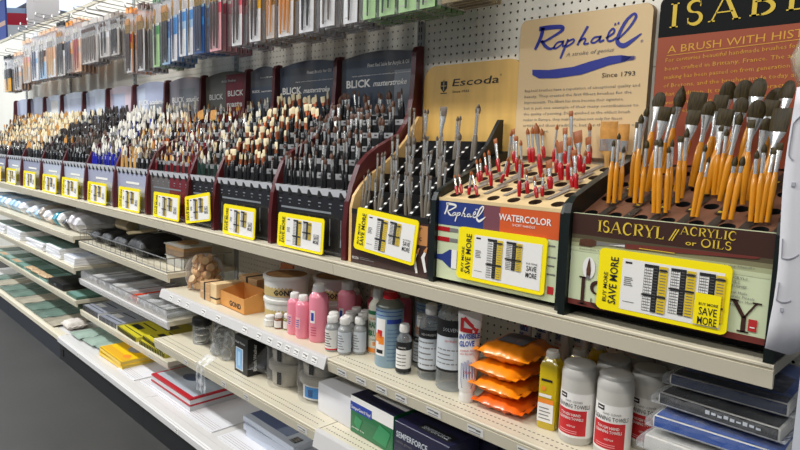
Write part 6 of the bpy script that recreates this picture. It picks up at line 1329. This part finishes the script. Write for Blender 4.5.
for lb, x, w, n, y in (('near', -2.60, .20, 3, -.225), ('middle', -2.93, .30, 4, -.225), ('far', -3.36, .40, 3, -.225), ('second farthest', -3.92, .40, 4, -.225), ('farthest', -4.40, .40, 4, -.225)):
    for k in range(n):
        t = thing('stretched_canvas', f'white-edged canvas panel, {ORD[k+1]} from bottom in the {lb} stack', 'canvas panel', (x, y, ZD2+.001+.017*k), math.radians(rnd.uniform(-1.5, 1.5)), 'white-edged canvas panels'); b = MB(); b.b2((-w/2, -.15, 0), (w/2, .15, .016), CANVW, .002); b.build('stretched_panel', t); b = MB(); p = Pan(b, (-w/2, -.15, .016), (1, 0, 0), (0, 1, 0)); p.rect(.004, .02, w-.004, .296, CANVT if lb != 'near' else SILB, 1); b.build('cover_sheet', t)
for k in range(11):
    x = -4.58+.20*k; ma = MATG if k % 2 == 0 else MATT
    if x > -3.1 and x < -2.72: continue
    for q in range(2):
        b = MB(); b.b2((-.095, -.17, 0), (.095, .17, .008), ma); p = Pan(b, (-.095, -.17, .008), (1, 0, 0), (0, 1, 0)); p.rect(.008, .01, .182, .05, MATT if ma is MATG else TANB, 1); p.stroke([(.0, .17), (.19, .17)], .002, WHITE, 1)
        o = b.build('cutting_mat', None, (x, -.205, ZD3+.001+.0085*q)); tag(o, f'{"dark green" if ma is MATG else "teal"} cutting mat, {["lower", "upper"][q]} of a pair, {ORD[k+1]} place from the far end', 'cutting mat', 'green cutting mats on the far shelf')
for k in range(3): pouch(f'tan wrapped bundle at the edge of the far mat shelf, {ORD[k+1]} from the far end', -3.52+.17*k, -.355, ZD3+.019, .14, .05, .025, 4, TANB, name='wrapped_bundle', cat='bundle')
t = thing('black_case', 'black glossy case at the edge of the far mat shelf', 'case', (-2.90, -.285, ZD3+.001), math.radians(2)); b = MB(); b.b2((-.14, -.09, 0), (.14, .09, .045), BLACK, .006, 2); b.build('case', t); b = MB(); b.b2((-.141, -.091, .022), (.141, .091, .024), BLACKM); b.b2((-.02, -.094, .018), (.02, -.09, .03), STEEL); b.build('latch', t)
FILM = mat('film_pack_dark_green', (100, 122, 112), .3, coat=.4, var=.35, scale=8); FILM2 = mat('film_pack_beige', (170, 162, 144), .3, coat=.5, var=.3, scale=8)  # pack colours also dulled by painted-in haze
for k in range(8): pouch(f'{"beige" if k % 3 == 1 else "dark green"} film pack on the far base deck, {ORD[k+1]} from the far end', -4.42+.235*k, -.28, ZD+.001, .20, .36, .022, 1, FILM2 if k % 3 == 1 else FILM, name='film_pack', cat='film pack')
# ================================================================== light
def area(name, loc, rot, sx, sy, power, col=(1, 1, 1)):
    l = bpy.data.lights.new(name, 'AREA'); l.shape = 'RECTANGLE'; l.size = sx; l.size_y = sy; l.energy = power; l.color = col
    o = bpy.data.objects.new(name, l); COL.objects.link(o); o.location = loc; o.rotation_euler = rot; return o
for i, x in enumerate((-6.2, -3.6, -1.0, 1.8)):
    area('ceiling_lamp', (x, -1.9, 3.6), (0, 0, 0), 1.9, .30, LP[i], (1, .97, .92) if x > -3 else (.92, .96, 1))
    area('ceiling_lamp', (x, -4.6, 3.6), (math.radians(-10), 0, 0), 1.9, .30, LP[i]*LQ, (1, .97, .92) if x > -3 else (.92, .96, 1))
area('daylight', (-9.5, -1.5, 2.6), (0, math.radians(-75), 0), 3, 2.5, DAY, (.86, .93, 1))
area('far_lamp', (-13, 1.5, 4.3), (0, 0, 0), 4, 4, FARP, (.9, .95, 1))
w = bpy.data.worlds.new('world'); SC.world = w; w.use_nodes = True; w.node_tree.nodes['Background'].inputs['Color'].default_value = (.85, .9, 1, 1); w.node_tree.nodes['Background'].inputs['Strength'].default_value = AMB
SC.view_settings.view_transform = 'Standard'; SC.view_settings.look = 'None'; SC.view_settings.gamma = 1; SC.view_settings.exposure = 0; SC.view_settings.use_curve_mapping = False
SC.cycles.transparent_max_bounces = 40; SC.cycles.max_bounces = 6
